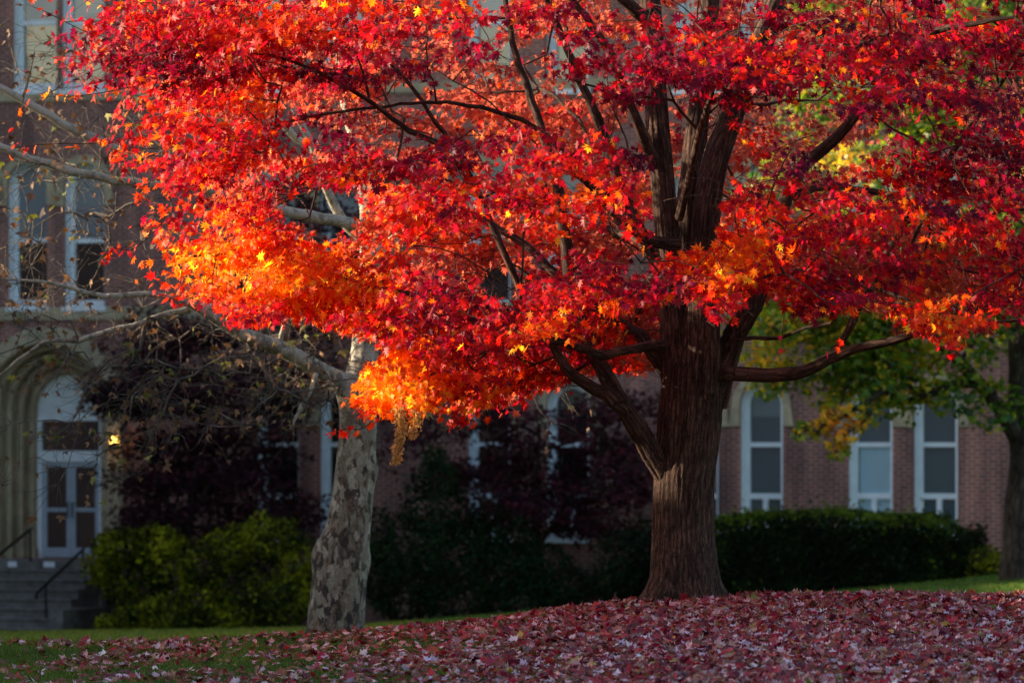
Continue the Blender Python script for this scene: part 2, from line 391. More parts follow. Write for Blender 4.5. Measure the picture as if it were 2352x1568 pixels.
# ------------------------------------------------------------------ branching
class Skeleton:
    def __init__(s):
        s.P = []; s.par = []; s.rmin = []; s.w = []; s.fixed = []
    def stem(s, pts, rad, step=.18, parent=None):
        P, r = smooth_path(pts, rad, step)
        ids = []
        for i, (p, rr) in enumerate(zip(P, r)):
            s.P.append(p); s.par.append(ids[-1] if ids else (-1 if parent is None else parent))
            s.rmin.append(rr); s.w.append(0.); s.fixed.append(True); ids.append(len(s.P)-1)
        return P, r, ids
    def nearest(s, p):
        A = np.array(s.P); return int(np.argmin(np.sum((A-p)**2, 1)))
    def grow(s, targets, dirs, axis, step=.22, zpen=.8, jitter=.03, rtip=.0035, sag=0.0):
        """connect every target to the cheapest existing node"""
        A = np.array(s.P); D = np.array([np.min(np.sum((A-t)**2, 1)) for t in targets])
        cap = len(A) + len(targets)*40
        buf = np.zeros((cap, 3)); buf[:len(A)] = A; n = len(A)
        ok_from = np.array([r < .16 for r in s.rmin] + [True]*(cap-n))
        for q in np.argsort(D):
            t = targets[q]; d = dirs[q]
            v = t - buf[:n]; dist = np.sqrt(np.sum(v*v, 1))
            rad_n = np.hypot(buf[:n, 0]-axis[0], buf[:n, 1]-axis[1]); rad_t = math.hypot(t[0]-axis[0], t[1]-axis[1])
            al = (v @ d)/(dist+1e-6)
            cost = dist*(1.35 - .6*al) + .9*np.maximum(0, rad_n-rad_t+.1) + zpen*np.maximum(0, buf[:n, 2]-t[2]-.1) + (~ok_from[:n])*.8
            i = int(np.argmin(cost)); a = buf[i].copy(); L = np.linalg.norm(t-a)
            if L < 1e-3: continue
            m = max(1, int(L/step))
            # leave parent outward, arrive along d
            c1 = a + (t-a)*.4 + np.array([0, 0, .12*L]); c2 = t - d*.35*L
            prev = i
            ph = rng.normal(size=3)*jitter*L
            for k in range(1, m+1):
                u = k/m
                p = (1-u)**3*a + 3*(1-u)**2*u*c1 + 3*(1-u)*u*u*c2 + u**3*t + ph*math.sin(math.pi*u) + rng.normal(size=3)*.012*(u < 1)
                if n >= cap: break
                buf[n] = p; s.P.append(p); s.par.append(prev); s.rmin.append(0); s.w.append(0.); s.fixed.append(False)
                prev = n; n += 1
            s.w[prev] += 1.
        # accumulate
        W = np.array(s.w); par = np.array(s.par)
        for i in range(len(W)-1, -1, -1):
            if par[i] >= 0: W[par[i]] += W[i]
        s.W = W
        s.r = np.maximum(np.array(s.rmin), rtip*np.power(np.maximum(W, .3), .46))
    def branch_mesh(s, name, k=5, extra=None):
        """all grown branches as one mesh; chains are followed so tubes are continuous"""
        par = s.par; kids = {}
        for i, p in enumerate(par):
            if not s.fixed[i]: kids.setdefault(p, []).append(i)
        VV, QQ, BB = [], [], []; off = 0
        done = set()
        for i in range(len(par)):
            if s.fixed[i] or i in done: continue
            p = par[i]
            chain = [p, i]; done.add(i)
            while chain[-1] in kids:
                ch = [c for c in kids[chain[-1]] if c not in done]
                if not ch: break
                c = max(ch, key=lambda c: s.W[c]); chain.append(c); done.add(c)
            P = np.array([s.P[c] for c in chain]); r = np.array([s.r[c] for c in chain])
            r[0] = min(r[0], r[1]*1.25)
            V, Q, B = tube_np(P, r, k if r[1] > .008 else 4)
            VV.append(V); QQ.append(Q+off); BB.append(B); off += len(V)
        if extra:
            for (P, r) in extra:
                V, Q, B = tube_np(P, r, 3)
                VV.append(V); QQ.append(Q+off); BB.append(B); off += len(V)
        return mesh_np(name, np.vstack(VV), np.vstack(QQ), smooth=True, vec=np.vstack(BB))

def spray(C, O, L, nside=6, leaf_gap=.075, flat=.25, droop=.18, twigs=None, pair=True, dens=1.0):
    """a leafy spray: leader through C along O. Returns leaf bases, tip dirs"""
    O = O/np.linalg.norm(O); up = np.array([0, 0, 1.])
    S = np.cross(O, up); S /= np.linalg.norm(S)+1e-9; U = np.cross(S, O)
    roll = rng.normal()*.3; S, U = S*math.cos(roll)+U*math.sin(roll), U*math.cos(roll)-S*math.sin(roll)
    base = C - O*L*.5
    Ps, Ts = [], []
    def twig(a, d, l, r0):
        m = max(2, int(l/.09)); pts = [a]
        dd = d.copy(); p = a.copy()
        for i in range(m):
            dd = dd + np.array([0, 0, -droop*l/m]) + rng.normal(size=3)*.08; dd /= np.linalg.norm(dd)
            p = p + dd*(l/m); pts.append(p.copy())
        if twigs is not None: twigs.append((np.array(pts), np.linspace(r0, r0*.5, len(pts))))
        ng = max(1, int(l/leaf_gap))
        P = np.array(pts)
        for g in range(ng+1):
            u = (g+.3)/(ng+.3)*m; i = min(int(u), m-1); q = P[i]+(P[i+1]-P[i])*(u-i)
            if rng.random() > dens: continue
            for s in ((-1, 1) if pair else (rng.choice([-1, 1]),)):
                ax = S*s*.8 + dd*.5 + U*rng.normal()*.4 + rng.normal(size=3)*.35
                ax /= np.linalg.norm(ax)
                pet = .03+.045*rng.random()
                Ps.append(q + ax*pet + np.array([0, 0, -.012])); Ts.append(ax)
        Ps.append(p + dd*.03); Ts.append(dd.copy())
        return P
    lead = twig(base, O, L, .004)
    for i in range(nside):
        u = (i+.6)/(nside+.4); k = u*(len(lead)-1); ii = min(int(k), len(lead)-2)
        q = lead[ii]+(lead[ii+1]-lead[ii])*(k-ii)
        s = 1 if i % 2 else -1
        d = O*.65 + S*s*(.75+.2*rng.random()) + U*rng.normal()*flat
        twig(q, d/np.linalg.norm(d), L*(.62-.33*u)*(.75+.5*rng.random()), .0028)
    return base, np.array(Ps), np.array(Ts)

def in_poly(px, py, poly):
    px = np.asarray(px); py = np.asarray(py); c = np.zeros(px.shape, bool); n = len(poly)
    for i in range(n):
        x1, y1 = poly[i]; x2, y2 = poly[(i+1) % n]
        if y1 == y2: continue
        c ^= ((y1 > py) != (y2 > py)) & (px < (x2-x1)*(py-y1)/(y2-y1)+x1)
    return c

# trunk skin: union of stems by voxel remesh, then bark relief
def trunk_mesh(name, stems, voxel, relief=.02, flare=None, zs=1.3, sc_=9.0):
    VV, QQ, off = [], [], 0; caps = []
    segA, segB, segS, segR = [], [], [], []
    for P, r in stems:
        V, Q, B = tube_np(P, r, 20); n = len(P)
        VV.append(V); QQ += [tuple(q+off) for q in Q]
        caps.append(tuple(off+i for i in range(19, -1, -1))); caps.append(tuple(off+(n-1)*20+i for i in range(20)))
        off += len(V)
        s = np.concatenate([[0], np.cumsum(np.linalg.norm(np.diff(P, axis=0), axis=1))])
        segA.append(P[:-1]); segB.append(P[1:]); segS.append(s[:-1]); segR.append(r[:-1])
    me = bpy.data.meshes.new('tmp'); me.from_pydata([tuple(v) for v in np.vstack(VV)], [], [tuple(int(i) for i in q) for q in QQ]+caps)
    o = bpy.data.objects.new('tmp', me); COL.objects.link(o)
    m = o.modifiers.new('r', 'REMESH'); m.mode = 'VOXEL'; m.voxel_size = voxel
    m2 = o.modifiers.new('s', 'SMOOTH'); m2.iterations = 6; m2.factor = .5
    dg = bpy.context.evaluated_depsgraph_get(); ev = o.evaluated_get(dg); em = ev.to_mesh()
    n = len(em.vertices); V = np.zeros(n*3); em.vertices.foreach_get('co', V); V = V.reshape(-1, 3)
    NR = np.zeros(n*3); em.vertices.foreach_get('normal', NR); NR = NR.reshape(-1, 3)
    quads = np.array([list(p.vertices) for p in em.polygons if len(p.vertices) == 4]); tris = np.array([list(p.vertices) for p in em.polygons if len(p.vertices) == 3])
    ev.to_mesh_clear(); bpy.data.objects.remove(o)
    A = np.vstack(segA); Bq = np.vstack(segB); S0 = np.concatenate(segS); AB = Bq-A; L2 = np.sum(AB*AB, 1)
    bark = np.zeros((n, 3))
    for i0 in range(0, n, 20000):
        v = V[i0:i0+20000]
        d = v[:, None, :]-A[None]; t = np.clip(np.einsum('ijk,jk->ij', d, AB)/L2, 0, 1)
        cl = d - t[..., None]*AB[None]; dist = np.sum(cl*cl, -1)/(np.concatenate(segR)[None]**2)
        j = np.argmin(dist, 1); ii = np.arange(len(v))
        off_ = cl[ii, j]; bark[i0:i0+20000, 0] = off_[:, 0]; bark[i0:i0+20000, 1] = off_[:, 1] ; bark[i0:i0+20000, 2] = v[:, 2]+.3*np.sin(v[:,2])
    # relief with stretched noise
    h = np.zeros(n)
    for i in range(n):
        b = bark[i]; q = Vector((b[0]*sc_, b[1]*sc_, b[2]*zs))
        w = mnoise.noise(q*.35)*.6
        q2 = Vector((b[0]*sc_*2.2+w, b[1]*sc_*2.2+w, b[2]*zs*1.1))
        h[i] = .8*(1-abs(mnoise.noise(q+Vector((w, w, 0))))*2.6) + .55*(.5-abs(mnoise.noise(q2))*2.4) + .25*mnoise.noise(Vector(b*60))
    V = V + NR*(h*relief)[:, None]
    return V, quads, tris, bark

# =================================================================== RED MAPLE
MAPLE = empty('maple_tree', (1.70, 56.5, 0.0))
tag(MAPLE, 'large maple with blazing red and orange leaves and thick furrowed trunk', 'tree')
YT = 56.5
def mp(*a):   # (px,py,dY) list -> 3D points
    return [at(x, y, YT+d) for x, y, d in a]
wpx = YT/F
def rr(*w): return [x*wpx for x in w]

SK = Skeleton()
trunk_st = []
# main bole (half widths in reference px)
p, r, _ = SK.stem(mp((1568,1420,0),(1570,1385,0),(1571,1340,0),(1570,1290,0),(1569,1200,0),(1572,1100,0),(1578,1030,0),(1584,960,0),(1588,900,0),(1592,850,0),(1594,800,0)),
                  rr(104,90,80,75,69,68,71,72,70,68,58)); trunk_st.append((p, r))
p, r, idA = SK.stem(mp((1560,880,0),(1552,800,-.05),(1545,700,-.05),(1534,560,0),(1520,400,0),(1508,250,0),(1500,100,0),(1490,-60,.1),(1470,-400,.2),(1440,-900,.3)), rr(40,36,30,27,27,26,24,22,17,8)); trunk_st.append((p[:60], r[:60]))
p, r, idB = SK.stem(mp((1606,900,-.1),(1612,800,-.12),(1612,700,-.1),(1618,560,0),(1632,420,.05),(1665,300,.1),(1720,170,.15),(1765,60,.2),(1790,-60,.3),(1830,-400,.4),(1850,-900,.4)), rr(46,44,38,32,30,29,27,25,22,15,7)); trunk_st.append((p[:60], r[:60]))
p, r, idC = SK.stem(mp((1585,880,.25),(1580,700,.35),(1582,500,.45),(1600,300,.5),(1625,100,.6),(1640,-200,.8),(1660,-700,1.0)), rr(40,34,30,26,22,16,8)); trunk_st.append((p[:46], r[:46]))
p, r, idD = SK.stem(mp((1635,930,.05),(1662,840,.05),(1688,765,.05),(1728,705,.05),(1748,646,.1),(1775,550,.15),(1802,467,.2),(1832,394,.2),(1897,337,.1),(1945,290,0),(2050,160,-.3),(2140,60,-.5),(2230,-60,-.7)), rr(34,30,26,23,21,18,16,15,13,12,9,7,5)); trunk_st.append((p[:22], r[:22]))

limb_defs = [
 # name of parent start handled by overlap
 (((1560,1130,-.05),(1530,1088,-.08),(1498,1040,-.14),(1466,985,-.25),(1428,932,-.38),(1392,902,-.48),(1345,880,-.55),(1300,842,-.55),(1265,783,-.6),(1220,707,-.65),(1179,628,-.8),(1150,560,-.9),(1090,420,-1.1),(1045,343,-1.3),(950,200,-1.7),(860,100,-2.0),(780,0,-2.2)), (28,28,25,24,23,21,17,15,14,13,12,11,10,9,7,5,3)),
 (((1425,930,-.45),(1386,852,-.3),(1355,797,-.2),(1348,766,-.1),(1320,694,0),(1300,566,.1),(1293,515,.1),(1279,412,.2),(1230,260,.4),(1180,100,.6),(1150,-80,.8)), (20,18,17,15,15,14,14,12,10,8,5)),
 (((1530,850,.0),(1510,824,.0),(1471,772,.1),(1437,749,.2),(1368,704,.3),(1300,650,.5),(1200,560,.8),(1100,500,1.0),(1024,463,1.1),(904,398,1.3),(800,330,1.5)), (17,16,14,12,11,10,9,8,8,6,4)),
 (((1530,800,-.1),(1506,793,-.2),(1450,803,-.35),(1396,813,-.5),(1351,807,-.6),(1290,786,-.8),(1231,776,-1.0),(1128,749,-1.3),(1080,731,-1.5),(939,676,-2.0),(820,650,-2.4),(700,610,-2.7),(560,580,-3.0),(440,590,-3.1)), (15,13,11,11,10,8,8,7,7,6,5,4,4,3)),
 (((1560,560,-.12),(1506,556,-.25),(1464,535,-.35),(1413,491,-.5),(1368,439,-.7),(1324,395,-.9),(1290,343,-1.1),(1220,285,-1.4),(1130,250,-1.7),(1000,230,-2.0),(860,240,-2.2),(700,260,-2.3),(560,290,-2.4),(450,330,-2.4)), (15,13,13,12,11,10,9,8,7,6,5,5,4,3)),
 (((1530,640,0),(1505,590,.05),(1471,535,.1),(1437,463,.1),(1395,330,.1),(1340,200,0),(1290,80,-.2),(1230,-60,-.4)), (16,15,15,14,12,10,8,6)),
 (((1640,850,-.1),(1685,858,-.15),(1760,862,-.25),(1850,852,-.4),(1900,828,-.5),(1960,803,-.6),(2060,780,-.8),(2150,750,-1.0),(2260,740,-1.2),(2370,735,-1.3)), (20,16,15,15,13,11,9,7,5,4)),
 (((1895,832,-.5),(1932,788,-.4),(1976,703,-.4),(2010,636,-.4),(2061,540,-.5),(2134,427,-.6),(2173,371,-.7),(2260,250,-.8),(2340,130,-.9)), (10,9,9,9,8,7,7,5,4)),
 (((1660,780,.0),(1710,778,-.1),(1790,776,-.3),(1850,752,-.5),(1910,742,-.7)), (6,5,4,4,3)),
 (((1750,640,.1),(1830,625,-.2),(1913,640,-.5),(2000,660,-.8),(2090,690,-1.1)), (9,8,7,5,3)),
 (((1810,450,.2),(1900,430,.5),(2000,440,.9),(2120,470,1.2),(2240,520,1.5),(2350,560,1.7)), (11,9,8,6,5,3)),
 (((1515,400,0),(1450,250,-.4),(1400,120,-.8),(1330,20,-1.2),(1260,-80,-1.5)), (14,12,10,8,5)),
 (((1700,200,.1),(1800,130,-.3),(1900,110,-.8),(2050,95,-1.2),(2200,60,-1.6),(2330,40,-1.9)), (14,12,11,9,7,4)),
 (((1560,500,-.1),(1580,420,-.6),(1600,330,-1.3),(1620,260,-2.0),(1640,200,-2.7)), (11,9,8,6,4)),
 (((1610,640,-.15),(1640,620,-.7),(1670,600,-1.3),(1700,590,-2.0)), (9,7,6,4)),
 (((1590,600,.4),(1600,480,1.2),(1620,400,2.2),(1650,330,3.2)), (14,12,9,6)),
 (((1570,640,.3),(1480,560,1.2),(1380,520,2.2),(1280,500,3.0)), (12,10,8,5)),
 (((1500,60,0),(1380,-40,-.3),(1200,-150,-.8),(1000,-220,-1.2),(800,-260,-1.5),(600,-250,-1.8),(420,-200,-1.9)), (14,12,10,8,7,5,3)),
 (((1045,343,-1.3),(940,300,-1.6),(800,200,-1.9),(650,130,-2.1),(480,100,-2.3),(330,90,-2.3)), (8,7,6,5,4,3)),
 (((1231,776,-1.0),(1150,790,-1.4),(1080,820,-1.9),(1010,850,-2.3),(940,880,-2.6)), (7,6,5,4,3)),
]
for pts, ws in limb_defs:
    P, r_, _ = SK.stem(mp(*pts), rr(*ws), step=.12)
    P[3:-1] += rng.normal(size=(len(P)-4, 3))*.006
    if ws is limb_defs[4][1] or ws is limb_defs[18][1] or ws is limb_defs[0][1]: r_ = r_*np.interp(np.arange(len(r_)), [0, len(r_)*.35, len(r_)], [1, .75, .6]); P[:, 1] += np.interp(np.arange(len(P)), [0, len(P)*.3, len(P)], [0, 0, .9])
    if ws[0] >= 12:
        kk = 7 if ws[0] >= 16 else 4
        trunk_st.append((P[:kk].copy(), r_[:kk].copy())); P, r_ = P[kk-2:], r_[kk-2:]
    V, Q, B = tube_np(P, r_*(1+.05*np.sin(np.arange(len(P))*1.7)), 12)
    h = np.array([mnoise.noise(Vector((b[0]*22, b[1]*22, b[2]*2.2))) for b in B])
    c = np.repeat(P, 12, axis=0); d = V-c
    V = c + d*(1+.13*h)[:, None]
    link('limb', mesh_np('limb', V, Q, smooth=True, vec=B), M['bark'], MAPLE)

Vt, Qt, Tt, Bt = trunk_mesh('trunk', trunk_st, .0125, relief=.010, sc_=24, zs=1.5)
# root flare and fluting near the ground
cx, cy = at(1570, 1300, YT)[:2]
dx, dy = Vt[:, 0]-cx, Vt[:, 1]-cy; ang = np.arctan2(dy, dx)
fl = np.exp(-np.maximum(Vt[:, 2]+.02, 0)/.16)*(.065 + .06*np.sin(ang*5+.7)+.03*np.sin(ang*9+2)) + .012*np.sin(ang*4+Vt[:,2]*.5)*np.exp(-Vt[:,2]/2)
rr_ = np.hypot(dx, dy)+1e-6; low = Vt[:, 2] < 2.3
Vt[low, 0] += (dx/rr_*fl)[low]; Vt[low, 1] += (dy/rr_*fl)[low]
link('trunk', mesh_np('trunk', Vt, [Qt, Tt] if len(Tt) else [Qt], smooth=True, vec=Bt), M['bark'], MAPLE)

MASK = [(-900,-2500),(-260,-300),(-60,-40),(70,20),(110,90),(150,190),(215,280),(225,345),(275,400),(312,460),(300,520),(300,560),(315,640),(390,690),(500,705),
        (535,750),(620,745),(700,715),(800,765),(880,770),(880,815),(835,860),(800,905),(815,945),(860,975),(930,945),(1000,955),(1060,975),(1125,945),(1180,960),
        (1212,890),(1290,880),(1330,850),(1420,850),(1515,855),(1515,720),(1600,690),(1640,735),(1700,725),(1740,670),(1800,700),(1870,735),(1930,705),(1990,690),(2050,740),(2110,770),(2190,795),(2230,760),(2350,745),(2700,790),(3300,400),(3300,-2500)]
HOLES_ALL = [[(640,440),(700,425),(800,420),(850,450),(830,520),(790,545),(700,525),(650,505)],
             [(0,210),(200,230),(205,330),(0,330)],
             [(1140,640),(1190,640),(1185,700),(1145,700)],[(1100,620),(1160,610),(1160,690),(1100,690)],
             [(1290,395),(1345,395),(1345,440),(1300,440)],[(1440,560),(1500,580),(1490,650),(1430,640)],
             [(1700,770),(1500,870),(1300,950),(1700,950)]]
HOLE_TRUNK = [[(1485,235),(1690,235),(1690,400),(1650,500),(1640,570),(1560,590),(1490,585)],
              [(1500,690),(1590,680),(1620,720),(1700,740),(1720,680),(1760,640),(1800,760),(1660,900),(1500,900)]]
CC = np.array([1.9, 57.0, 5.2]); RAD = np.array([7.0, 6.4, 7.6])

def accept(P, soft=0):
    px, py = proj(P)
    px = px + rng.normal(size=px.shape)*soft; py = py + rng.normal(size=py.shape)*soft
    ok = in_poly(px, py, MASK)
    for h in HOLES_ALL: ok &= ~in_poly(px, py, h)
    ok &= rng.random(px.shape) < np.clip(.30+(px-np.interp(py, [0,200,400,560,700], [60,150,270,300,330]))/420., .18, 1)
    front = P[:, 1] < 56.8
    for h in HOLE_TRUNK: ok &= ~(front & in_poly(px, py, h))
    return ok

cands = []
def scatter(n, zlo, zhi, rlo=.42, xlo=-7, xhi=9.3):
    out = []
    while len(out) < n:
        P = np.stack([rng.uniform(xlo, xhi, 4000), rng.uniform(50.5, 63.5, 4000), rng.uniform(zlo, zhi, 4000)], -1)
        q = (P-CC)/RAD; q[:, 2] *= np.where(q[:, 2] < 0, .45, 1.0); d = np.linalg.norm(q, axis=1)
        keep = (d < 1) & (d > rlo) & accept(P)
        # foliage sits in layered shelves
        lay = np.sin(P[:, 2]*5.2 + P[:, 0]*.55 + 1.3*np.sin(P[:, 1]*.8+P[:, 0]*.4))
        keep &= rng.random(4000) < .06+.94*(lay > -.05)
        out += list(P[keep])
    return np.array(out[:n])
S1 = scatter(760, 2.0, 6.4, .5)
S2 = scatter(250, 6.4, 12.5, .5)
# places that need foliage for certain
hand = []
def hs(px, py, dY, n, sx, sy, sd=.35):
    for _ in range(n):
        hand.append(at(px+rng.normal()*sx, py+rng.normal()*sy, YT+dY+rng.normal()*sd))
hs(900,880,-2.5,9,38,30,.25); hs(1000,880,-2.3,7,40,35,.25); hs(1085,905,-2.2,4,22,25,.2); hs(960,815,-2.3,6,60,22,.25); hs(870,925,-2.6,3,14,10,.2)
hs(420,600,-3.0,12,70,40); hs(560,600,-2.9,12,70,45); hs(700,640,-2.8,14,70,35); hs(820,690,-2.6,10,60,35)
hs(650,560,-2.8,8,60,20); hs(1000,720,-1.8,10,80,35); hs(480,660,-2.9,6,60,18); hs(610,700,-2.8,5,40,16)
hs(430,400,-2.4,7,70,60); hs(560,340,-2.3,9,90,60); hs(300,130,-2.3,6,70,50); hs(450,120,-2.3,12,80,60); hs(600,120,-2.3,10,80,60)
hs(230,150,-2.3,5,40,40); hs(1680,610,-2.3,10,50,28); hs(1750,560,-2.2,7,50,40); hs(1600,600,-2.2,4,25,12); hs(1870,680,-1.6,7,45,18); hs(2120,730,-1.4,8,55,25)
hs(1480,600,-1.8,5,40,18); hs(1400,640,-1.6,6,50,20); hs(1570,160,-2.4,12,70,40); hs(1680,200,-2.2,8,60,40); hs(2200,450,-1.8,14,110,90)
hs(1150,860,1.6,10,80,30,.6); hs(1330,790,2.2,14,100,45,.8); hs(1430,800,2.4,8,50,40,.6); hs(930,520,2.0,12,60,50,.7); hs(1250,730,2.2,12,90,50,.8); hs(1420,450,2,10,60,100,.8)
hs(1850,560,2.4,16,110,70,.8); hs(2050,620,2.4,16,110,70,.8); hs(2250,650,2.2,14,90,70,.8)
hs(950,480,3,14,70,70,.6); hs(1080,620,3,12,70,60,.6); hs(1250,560,3.2,12,90,80,.6); hs(1420,560,3,12,60,90,.6); hs(1400,760,3,14,70,50,.6); hs(1130,800,2.6,12,90,40,.6); hs(1300,840,2.6,12,80,25,.5); hs(1250,400,3,10,120,80,.6); hs(1880,600,3,14,80,50,.6); hs(2050,560,3,12,110,60,.6); hs(2250,600,3,10,80,80,.6); hs(1500,700,2.6,6,25,40,.4); hs(2200,90,-1.2,14,110,55,.5); hs(2030,170,-1.3,9,80,60,.5); hs(1780,90,-1.5,7,70,40,.4); hs(960,795,.3,9,70,28,.35); hs(1190,850,.2,7,40,22,.3); hs(1230,730,.4,12,90,40,.4); hs(1360,700,.5,8,50,40,.4); hs(1100,770,-.2,7,60,25,.4); hs(1420,640,1.5,8,40,40,.4)
hand = np.array(hand); hand = hand[accept(hand, 0)]
SP = np.vstack([S1, S2, hand])
axis = np.array([1.75, 56.6])
outw = SP - np.array([1.75, 56.6, 0]); outw[:, 2] = 0; outw = unit(outw)
DIR = unit(outw + rng.normal(size=outw.shape)*.35 + np.array([0, 0, .05]))
twl = []; LP, LT, LC, LS = [], [], [], []
bases = []; keepd = []
for i, c in enumerate(SP):
    L = .50 + .35*rng.random(); d = DIR[i].copy(); d[2] -= .15
    hi = c[2] > 6.6
    b, Pn, Tn = spray(c, d, L*(1.35 if hi else 1), nside=5 if hi else 7, leaf_gap=.13 if hi else .082, twigs=None if hi else twl)
    bases.append(b); keepd.append(unit(d))
    LP.append(Pn); LT.append(Tn); LC.append(np.full(len(Pn), rng.normal()*.10)); LS.append(np.full(len(Pn), 1.35 if hi else 1.0))
LP = np.vstack(LP); LT = np.vstack(LT); LC = np.concatenate(LC); LS = np.concatenate(LS)
k = accept(LP, 9) | (LP[:, 2] > 7)
print('leaves', k.sum())
LP, LT, LC, LS = LP[k], LT[k], LC[k], LS[k]
# a few lone twigs beyond the dense outline
lone = []
def lone_twig(pts, dY, n, tone, ls=1.0):
    P, r_ = smooth_path([at(x, y, YT+dY) for x, y in pts], [.005]*(len(pts)-1)+[.002], .06)
    twl.append((P, r_))
    for _ in range(n):
        u = rng.uniform(.25, 1)*(len(P)-1); i = min(int(u), len(P)-2); q = P[i]
        lone.append((q+rng.normal(size=3)*.025, rng.normal(size=3)*.6+np.array([0,0,-.5]), tone+rng.normal()*.12, ls))
lone_twig([(330,150),(250,90),(190,70),(110,30),(60,10)], -2.4, 22, .35)
lone_twig([(300,200),(220,215),(150,222),(95,205)], -2.4, 14, .7)
lone_twig([(220,330),(140,330),(60,335),(10,345)], -2.4, 9, .5)
lone_twig([(80,120),(55,225),(15,320)], -2.4, 5, .5)
lone_twig([(340,545),(300,575),(255,570),(240,615)], -3.0, 22, .5)
lone_twig([(860,960),(830,985),(790,985),(745,1000)], -2.6, 14, .55)
lone_twig([(1060,940),(1072,965),(1070,985)], -2.2, 5, .75)
lone_twig([(1215,860),(1210,900),(1185,940)], -.5, 12, .45)
lone_twig([(1310,860),(1310,880),(1300,900)], -.5, 5, .35)
lone_twig([(1620,660),(1690,720),(1660,735)], -2.2, 12, .55)
lone_twig([(2190,740),(2215,790),(2170,830)], -1.4, 10, .4)
lone_twig([(1905,700),(1960,720),(1940,745)], -1.5, 8, .6)
lone_twig([(1945,770),(1925,790),(1905,795)], -.8, 4, .35)
lone_twig([(1810,650),(1795,790),(1815,800)], -.8, 4, .3)
lone_twig([(400,60),(330,30),(290,-10)], -2.4, 14, .6)
LP = np.vstack([LP, [l[0] for l in lone]]); LT = np.vstack([LT, [l[1] for l in lone]])
nl = len(lone); LS = np.concatenate([LS, [l[3] for l in lone]])

# autumn colour of each leaf: patches turn at different pace, sunlit glow and dark bands tinted in
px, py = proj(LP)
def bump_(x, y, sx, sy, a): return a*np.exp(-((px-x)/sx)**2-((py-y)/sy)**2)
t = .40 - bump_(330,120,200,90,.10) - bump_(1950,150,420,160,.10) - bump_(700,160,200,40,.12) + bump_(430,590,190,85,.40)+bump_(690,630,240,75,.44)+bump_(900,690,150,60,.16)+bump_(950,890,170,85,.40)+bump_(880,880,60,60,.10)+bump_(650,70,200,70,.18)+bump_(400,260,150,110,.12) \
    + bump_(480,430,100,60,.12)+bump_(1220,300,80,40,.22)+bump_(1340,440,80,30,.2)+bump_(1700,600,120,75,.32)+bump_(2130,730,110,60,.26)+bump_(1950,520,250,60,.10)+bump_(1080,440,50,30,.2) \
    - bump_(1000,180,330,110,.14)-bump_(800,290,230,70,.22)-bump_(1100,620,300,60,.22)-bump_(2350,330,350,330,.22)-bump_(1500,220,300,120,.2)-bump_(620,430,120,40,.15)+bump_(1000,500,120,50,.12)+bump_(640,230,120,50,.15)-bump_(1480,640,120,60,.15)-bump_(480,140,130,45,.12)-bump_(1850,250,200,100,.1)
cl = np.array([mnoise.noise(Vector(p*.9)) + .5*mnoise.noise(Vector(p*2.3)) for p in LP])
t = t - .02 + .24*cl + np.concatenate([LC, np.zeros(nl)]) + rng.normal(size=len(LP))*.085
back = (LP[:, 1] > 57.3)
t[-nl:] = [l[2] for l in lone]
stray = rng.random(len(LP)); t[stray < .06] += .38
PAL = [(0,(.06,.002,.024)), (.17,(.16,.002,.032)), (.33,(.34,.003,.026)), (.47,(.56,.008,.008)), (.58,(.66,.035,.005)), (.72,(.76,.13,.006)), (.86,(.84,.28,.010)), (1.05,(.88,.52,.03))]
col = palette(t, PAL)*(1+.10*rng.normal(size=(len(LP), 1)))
salmon = (LP[:, 1] > 57.9) & (rng.random(len(LP)) < .85)
col[salmon] = col[salmon]*.45 + np.array([.50,.155,.115])*.55*rng.uniform(.6, 1.25, (salmon.sum(), 1))
col = np.clip(col, .002, .92)
outl = LP - np.array([1.75, 56.6, 0]); outl[:, 2] = 0; outl = unit(outl)
NRM = unit(outl*.62 + np.array([0, 0, .55]) + rng.normal(size=LP.shape)*.55)
TIP = unit(LT*.7 + outl*.3 + np.array([0, 0, -.75]) + rng.normal(size=LP.shape)*.3)
size = (.067 + .018*rng.normal(size=len(LP))).clip(.03, .11)*LS
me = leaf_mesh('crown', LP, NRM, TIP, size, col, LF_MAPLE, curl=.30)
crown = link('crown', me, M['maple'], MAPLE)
print('maple leaves', len(LP))
SK.grow(bases, keepd, axis, step=.2, zpen=.7, jitter=.05)
tw = link('twigs', SK.branch_mesh('twigs', 6, extra=twl), M['bark2'], MAPLE); tw['kind'] = 'stuff'

# brown hanging bunches of dried keys
def bunch(px, py0, py1, dY, n, w):
    P, T_, C_ = [], [], []
    for i in range(n):
        u = rng.random(); y = py0+(py1-py0)*u
        p = at(px+6*math.sin(u*5)+rng.normal()*w*(1-.35*u), y, YT+dY) + rng.normal(size=3)*np.array([0,.03,0])
        P.append(p); T_.append(rng.normal(size=3)*.6+np.array([0,0,-1])); C_.append(np.array([.60,.34,.10])*(.5+rng.random()*.9))
    P = np.array(P); me = leaf_mesh('seed_bunch', P, rng.normal(size=P.shape), np.array(T_), np.full(n, .028)+.012*rng.random(n), np.array(C_), LF_OVAL, curl=.8)
    o = link('seed_bunch', me, M['brown'], MAPLE); o['label'] = 'brown dried seed bunch hanging under the orange leaves'
bunch(916,935,1062,-3.2,620,7); bunch(952,940,1005,-3.1,230,8)

